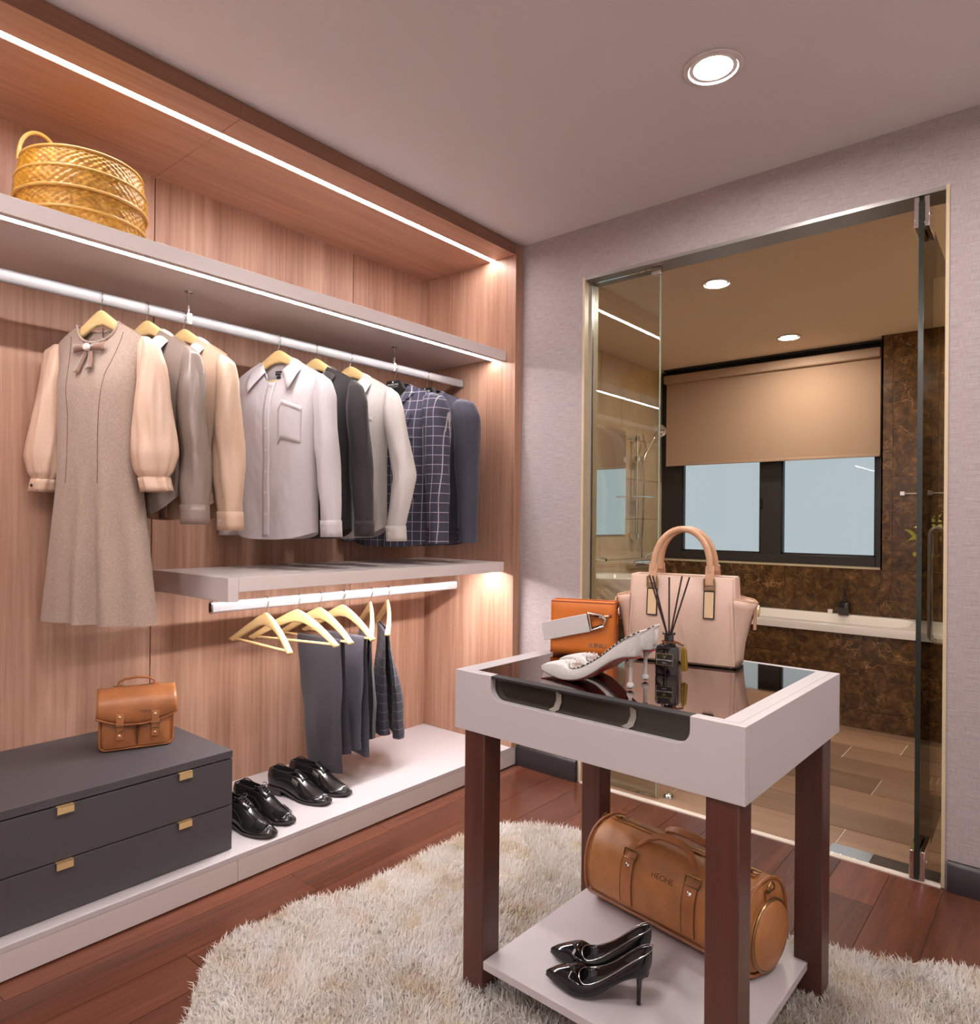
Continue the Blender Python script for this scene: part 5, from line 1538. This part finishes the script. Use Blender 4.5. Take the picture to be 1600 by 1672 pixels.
    text('embossed_lettering', 'HEOHE', 0.020, 'brown_seam', g, T(0.012, -Wd / 2 * 0.90, Hh * 0.735) @ RX(math.radians(62)), 0.0004)
duffel()

# ------------------------------------------------------------------ bags on the table
def clutch():
    g = root('orange_bag', 'small orange leather box bag with white strap and silver buckle on the table', 'bag', (0.978, -1.005, ZT), math.radians(19))
    w, d, h = 0.176, 0.07, 0.148
    MB().box(-w / 2, w / 2, -d / 2, d / 2, 0.006, h).obj('body', 'orange_leather', g, bevel=0.005, bseg=3)
    bx('base', 'orange_edge', -w / 2 + 0.004, w / 2 - 0.004, -d / 2 + 0.004, d / 2 - 0.004, 0.0, 0.006, g)
    # front flap with rounded lower edge
    rows = []
    for i in range(13):
        x = lerp(-w / 2, w / 2, i / 12)
        row = [(x, d / 2 - 0.004, h + 0.0025), (x, 0, h + 0.003), (x, -d / 2, h + 0.0025), (x, -d / 2 - 0.0035, h - 0.005)]
        for k in range(1, 8): row.append((x, -d / 2 - 0.0038 - 0.010 * (k / 7) ** 2 * 0.5, h - 0.005 - (h - 0.012) * k / 7))
        rows.append(row)
    fl = MB().grid(rows).obj('flap', 'orange_leather', g, solid=0.003, ang=50)
    for yy, zz in ((d / 2 - 0.004, h + 0.0025),):
        MB().tube([(-w / 2, -d / 2 - 0.002, h + 0.002), (w / 2, -d / 2 - 0.002, h + 0.002)], 0.0018, 6).obj('flap_edge', 'orange_edge', fl)
    bx('top_seam', 'orange_edge', -w / 2 + 0.002, w / 2 - 0.002, -0.004, 0.004, h + 0.003, h + 0.006, g)
    # white strap looped through the buckle on the front
    st = MB().ribbon([(-w / 2 - 0.022, -d / 2 - 0.012, 0.064), (-w / 2 + 0.01, -d / 2 - 0.016, 0.072), (0.0, -d / 2 - 0.016, 0.092), (0.020, -d / 2 - 0.015, 0.0965)], 0.050, 0.004, (-0.25, 0, 1.0)).obj('strap', 'white_strap', g, bevel=0.001)
    bp = [(0.020, 0.123), (0.056, 0.118), (0.066, 0.108), (0.062, 0.090), (0.028, 0.076)]
    MB().tube([(x, -d / 2 - 0.0165, z) for x, z in bp], 0.0046, 8, closed=True).obj('buckle', 'silver', g)
    MB().tube([(x * 0.9 + 0.0045, -d / 2 - 0.0165, 0.1 + (z - 0.1) * 0.72) for x, z in bp], 0.0022, 6, closed=True).obj('buckle_inlay', 'dark_chrome', g)
    MB().tube([(0.050, -d / 2 - 0.018, 0.113), (0.075, -d / 2 - 0.010, 0.117)], 0.003, 8).obj('buckle_pin', 'pale_brass', g)
    MB().lathe([(0.006, 0), (0.006, 0.002), (0.003, 0.004)], 12, M=T(0.078, -d / 2 - 0.004, 0.117) @ RX(PI / 2)).obj('stud', 'orange_edge', g)
    # D ring tab on the end
    MB().box(w / 2 + 0.0003, w / 2 + 0.004, -0.008, 0.008, 0.088, 0.128).obj('ring_tab', 'orange_leather', g, bevel=0.001)
    MB().tube([(w / 2 + 0.007, 0.013 * math.cos(a), 0.126 + 0.013 * math.sin(a)) for a in [2 * PI * k / 14 for k in range(14)]], 0.002, 6, closed=True).obj('d_ring', 'silver', g)
    text('lettering', 'JUNO', 0.0165, 'silver', fl, T(0.045, -d / 2 - 0.0085, 0.034) @ RX(PI / 2), 0.0015, sx=1.15)
clutch()
def tote():
    g = root('pink_tote', 'pale pink leather tote with two tan handles and metal tabs on the table', 'bag', (1.222, -0.897, ZT), math.radians(11))
    wb, wt, d, h = 0.292, 0.275, 0.115, 0.232
    def rr(hx, hy, r, z, n=5):
        pts = []
        for qx, qy, a0 in ((1, 1, 0), (-1, 1, 90), (-1, -1, 180), (1, -1, 270)):
            for k in range(n):
                a = math.radians(a0 + 90 * k / (n - 1)); pts.append((qx * (hx - r) + r * math.cos(a), qy * (hy - r) + r * math.sin(a), z))
        return pts
    MB().loft([rr(wb / 2 - 0.004, d / 2 - 0.004, 0.01, 0.003), rr(wb / 2, d / 2, 0.012, 0.008), rr(wb / 2 - 0.003, d / 2 - 0.003, 0.010, 0.08), rr(wb / 2 - 0.010, d / 2 - 0.016, 0.008, h - 0.004), rr(wb / 2 - 0.012, d / 2 - 0.020, 0.008, h), rr(wb / 2 - 0.018, d / 2 - 0.026, 0.006, h - 0.002), rr(wb / 2 - 0.022, d / 2 - 0.03, 0.006, h - 0.05)]).obj('body', 'pink_leather', g, ang=40)
    for sx in (-1, 1):
        for sy in (-1, 1):
            MB().lathe([(0.005, 0), (0.005, 0.003)], 10, (sx * (wb / 2 - 0.02), sy * (d / 2 - 0.02), 0)).obj('base_stud', 'pale_brass', g)
    for s in (-1, 1):
        # winged side gusset: folds outwards towards its top
        rows = []
        for j in range(9):
            t = j / 8; z = lerp(0.005, 0.178, t)
            out = 0.004 + 0.040 * t ** 1.4; hw = lerp(d / 2 - 0.004, d / 2 - 0.010, t)
            rows.append([(s * (wb / 2 - 0.004 - 0.008 * t), -hw - 0.003, z), (s * (wb / 2 - 0.004 + out * 0.7), -hw * 0.75, z - 0.006 * t), (s * (wb / 2 - 0.004 + out), 0, z - 0.010 * t), (s * (wb / 2 - 0.004 + out * 0.7), hw * 0.75, z - 0.006 * t), (s * (wb / 2 - 0.004 - 0.008 * t), hw + 0.003, z)])
        sg = MB().grid(rows).obj('side_wing', 'pink_leather', g, solid=0.003, ang=50)
        MB().tube([rows[-1][k] for k in range(5)], 0.0022, 6).obj('wing_edge', 'peach_leather', sg)
        MB().box(min(s * (wb / 2 + 0.030), s * (wb / 2 + 0.036)), max(s * (wb / 2 + 0.030), s * (wb / 2 + 0.036)), -0.010, 0.010, 0.098, 0.152).obj('ring_tab', 'peach_leather', sg, bevel=0.0015)
        MB().tube([(s * (wb / 2 + 0.042), 0.012 * math.cos(a), 0.148 + 0.013 * math.sin(a)) for a in [2 * PI * k / 14 for k in range(14)]], 0.0026, 6, closed=True).obj('d_ring', 'pale_brass', sg)
    # front panel edge with stitching
    for s in (-1, 1):
        x0, x1 = s * (wb / 2 - 0.008), s * (wb / 2 - 0.018)
        for k in range(26):
            t = k / 25
            p = Vector((lerp(x0, x1, t) - s * 0.006, lerp(-d / 2 - 0.0004, -d / 2 + 0.0195, max(0, (t * h - 0.08) / (h - 0.08)) if t * h > 0.08 else lerp(0, 0.1, 0)) if t * h > 0.08 else -d / 2 - 0.0002 + 0.003 * t, 0.012 + (h - 0.02) * t))
            MB().box(p.x - 0.0005, p.x + 0.0005, p.y - 0.0008, p.y + 0.0004, p.z, p.z + 0.004).obj('stitch', 'peach_leather', g)
    # handles with metal tabs
    for sy in (-1, 1):
        y = sy * (d / 2 - 0.018)
        pts = []
        for k in range(21):
            a = PI * k / 20
            pts.append((-0.074 * math.cos(a) * (1 + 0.0), y * lerp(1.0, 0.62, math.sin(a)), h + 0.012 + 0.112 * math.sin(a) ** 0.85))
        ho = MB().tube(pts, [0.0085] * 21, 10).obj('handle', 'peach_leather', g)
        for sx in (-1, 1):
            x = sx * 0.074
            yf = sy * (d / 2 - 0.013)
            MB().ribbon([(x, y, h + 0.028), (x, yf + sy * 0.001, h + 0.002), (x, yf + sy * 0.004, h - 0.022)], 0.022, 0.005, (1, 0, 0)).obj('handle_base', 'peach_leather', ho, bevel=0.001)
            m = MB()
            for dx in (-0.0125, 0.0125): m.box(x + dx - 0.002, x + dx + 0.002, min(yf + sy * 0.004, yf + sy * 0.010), max(yf + sy * 0.004, yf + sy * 0.010), h - 0.030, h - 0.004)
            m.box(x - 0.0145, x + 0.0145, min(yf + sy * 0.004, yf + sy * 0.011), max(yf + sy * 0.004, yf + sy * 0.011), h - 0.034, h - 0.029)
            m.obj('square_ring', 'antique_brass', ho, bevel=0.0006)
            M = T(x, yf + sy * 0.0055, h - 0.072) @ RX(sy * math.radians(5.2))
            m2 = MB()
            for a in ((-0.014, -0.0115, -0.036, 0.036), (0.0115, 0.014, -0.036, 0.036), (-0.014, 0.014, 0.0335, 0.036), (-0.014, 0.014, -0.036, -0.0335)):
                m2.box(a[0], a[1], -0.003, 0.003, a[2], a[3], M)
            m2.obj('tab_frame', 'dark_chrome', ho, bevel=0.0004)
            MB().box(-0.0115, 0.0115, -0.0022, 0.0022, -0.0335, 0.0335, M).obj('tab_plate', 'pale_brass', ho)
tote()
def table_diffuser():
    g = reed_bottle('reed_diffuser', 'black glass reed diffuser with framed label and gold tassel on the table', (1.265, -1.083, ZT), 1.0, 'black_glass')
    g.rotation_euler = (0, 0, math.radians(12))
    y = -0.0283
    lb = bx('label_plate', 'black_plastic', -0.0235, 0.0155, y - 0.0006, y, 0.026, 0.053, g)
    for a in ((-0.0235, 0.0155, 0.0525, 0.0532), (-0.0235, 0.0155, 0.0258, 0.0265), (-0.0238, -0.0231, 0.0258, 0.0532), (0.0151, 0.0158, 0.0258, 0.0532)):
        bx('label_frame', 'print_gold', a[0], a[1], y - 0.0010, y - 0.0004, a[2], a[3], lb)
    text('lettering', 'Scent of champagne', 0.0052, 'print_white', lb, T(-0.004, y - 0.0009, 0.0385) @ RX(PI / 2), 0.0001, sx=0.9)
    text('small_lettering', 'diffuser', 0.0036, 'print_white', lb, T(-0.004, y - 0.0009, 0.0315) @ RX(PI / 2), 0.0001)
    em = MB()
    for s in (-1, 1):
        em.tube([(-0.004 + s * 0.0006, y - 0.0009, 0.0425), (-0.004 + s * 0.001, y - 0.0009, 0.047), (-0.004 + s * 0.0045, y - 0.0009, 0.0495)], 0.0004, 4)
        em.tube([(-0.004 + s * 0.001, y - 0.0009, 0.0455), (-0.004 + s * 0.003, y - 0.0009, 0.0455)], 0.0004, 4)
    em.obj('emblem', 'print_gold', lb)
    for k, (dx, dy, L) in enumerate(((-0.047, -0.012, 0.242), (-0.040, -0.006, 0.240), (0.0, -0.004, 0.238), (0.030, 0.0, 0.242), (0.047, 0.004, 0.240))):
        b0 = Vector((dx * -0.12, dy * -0.2, 0.06)); tip = Vector((dx, dy, L))
        MB().tube([b0, tip], 0.0021, 7).obj('reed_stick', 'reed', g)
    # cord and tassel
    MB().tube([(0.0165 * math.cos(a), 0.0165 * math.sin(a), 0.0795) for a in [2 * PI * k / 20 for k in range(20)]], 0.0018, 6, closed=True).obj('cord', 'tassel_brown', g)
    tx, ty = 0.038, -0.018
    MB().tube([(0.014, -0.008, 0.080), (0.024, -0.012, 0.081), (tx, ty, 0.076)], 0.0028, 7).obj('tassel_cord', 'tassel_brown', g)
    tm = MB()
    rr_ = random.Random(4)
    for k in range(46):
        a = rr_.uniform(0, 2 * PI); q = rr_.uniform(0.2, 1) * 0.0085
        tm.tube([(tx, ty, 0.075), (tx + q * 0.7 * math.cos(a) + 0.002, ty + q * 0.7 * math.sin(a), 0.064), (tx + q * math.cos(a) + 0.003, ty + q * math.sin(a), 0.018 + rr_.uniform(-0.004, 0.003))], 0.0009, 4)
    tm.obj('tassel', 'tassel_gold', g)
table_diffuser()

# ------------------------------------------------------------------ shaggy rug
def rug():
    g = root('shaggy_rug', 'cream long pile rug in a hide shaped outline under the display table', 'rug', (0, 0, 0))
    out = [(.62, -2.03), (.51, -1.93), (.42, -1.86), (.345, -1.80), (.285, -1.735), (.262, -1.65), (.285, -1.555), (.262, -1.475), (.30, -1.37), (.352, -1.275), (.335, -1.20), (.345, -1.10), (.325, -.96), (.345, -.80), (.365, -.68), (.425, -.575), (.53, -.508), (.66, -.478), (.83, -.49), (1.0, -.54), (1.15, -.60), (1.3, -.645), (1.42, -.66), (1.522, -.648), (1.63, -.60), (1.745, -.54), (1.85, -.485), (2.0, -.46), (2.2, -.52), (2.34, -.65), (2.39, -.85), (2.34, -1.1), (2.38, -1.35), (2.40, -1.6), (2.3, -1.85), (2.1, -1.97), (1.8, -1.95), (1.5, -1.9), (1.2, -1.95), (.9, -2.05), (.75, -2.07)]
    # smooth the outline
    P = np.array(out)
    for _ in range(2):
        Q = np.roll(P, -1, 0)
        P = np.stack([0.75 * P + 0.25 * Q, 0.25 * P + 0.75 * Q], 1).reshape(-1, 2)
    MB().prism([tuple(p) for p in P], 0.010, T(0, 0, 0.0006)).obj('backing', 'rug_wool', g, smooth=False)
    def inside(px, py):
        x0, y0 = P[:, 0], P[:, 1]; x1, y1 = np.roll(x0, -1), np.roll(y0, -1)
        r = np.zeros(len(px), bool)
        for a, b_, c, d in zip(x0, y0, x1, y1):
            cond = ((b_ > py) != (d > py)) & (px < (c - a) * (py - b_) / (d - b_ + 1e-12) + a)
            r ^= cond
        return r
    n = 260000
    px = RNG.uniform(0.24, 2.42, n); py = RNG.uniform(-2.09, -0.45, n)
    k = inside(px, py); px, py = px[k], py[k]
    # keep clear of the table feet
    n = len(px)
    ca = np.sin(px * 17 + 2.1 * np.sin(py * 9)) + np.cos(py * 15 + 1.7 * np.sin(px * 11))
    ang = ca * 1.0 + RNG.normal(0, 1.3, n)
    ln = RNG.uniform(0.020, 0.042, n)
    lay = RNG.uniform(0.25, 0.85, n)
    dx, dy = np.cos(ang), np.sin(ang)
    wdt = RNG.uniform(0.0009, 0.0019, n)
    sx, sy = -dy * wdt, dx * wdt
    z0 = np.full(n, 0.008)
    h = ln * np.sqrt(1 - lay ** 2 * 0.85); hor = ln * lay * 0.8
    V = np.zeros((n, 5, 3), np.float32)
    V[:, 0] = np.stack([px - sx, py - sy, z0], 1); V[:, 1] = np.stack([px + sx, py + sy, z0], 1)
    mx, my, mz = px + dx * hor * 0.35, py + dy * hor * 0.35, z0 + h * 0.72
    V[:, 2] = np.stack([mx + sx, my + sy, mz], 1); V[:, 3] = np.stack([mx - sx, my - sy, mz], 1)
    V[:, 4] = np.stack([px + dx * hor, py + dy * hor, z0 + h * (0.95 + 0.1 * RNG.random(n))], 1)
    me = bpy.data.meshes.new('pile')
    me.vertices.add(n * 5); me.vertices.foreach_set('co', V.reshape(-1))
    base = (np.arange(n) * 5)[:, None]
    quad = (base + np.array([0, 1, 2, 3])).astype(np.int32); tri = (base + np.array([3, 2, 4])).astype(np.int32)
    loops = np.concatenate([quad, tri], 1).reshape(-1)
    me.loops.add(len(loops)); me.loops.foreach_set('vertex_index', loops)
    me.polygons.add(2 * n)
    starts = np.stack([np.arange(n) * 7, np.arange(n) * 7 + 4], 1).reshape(-1)
    me.polygons.foreach_set('loop_start', starts.astype(np.int32))
    me.polygons.foreach_set('use_smooth', np.ones(2 * n, bool))
    me.update(calc_edges=True); me.validate()
    me.materials.append(MATS['rug_wool'])
    o = bpy.data.objects.new('pile', me); COL.objects.link(o); o.parent = g
    o['kind'] = 'stuff'
rug()
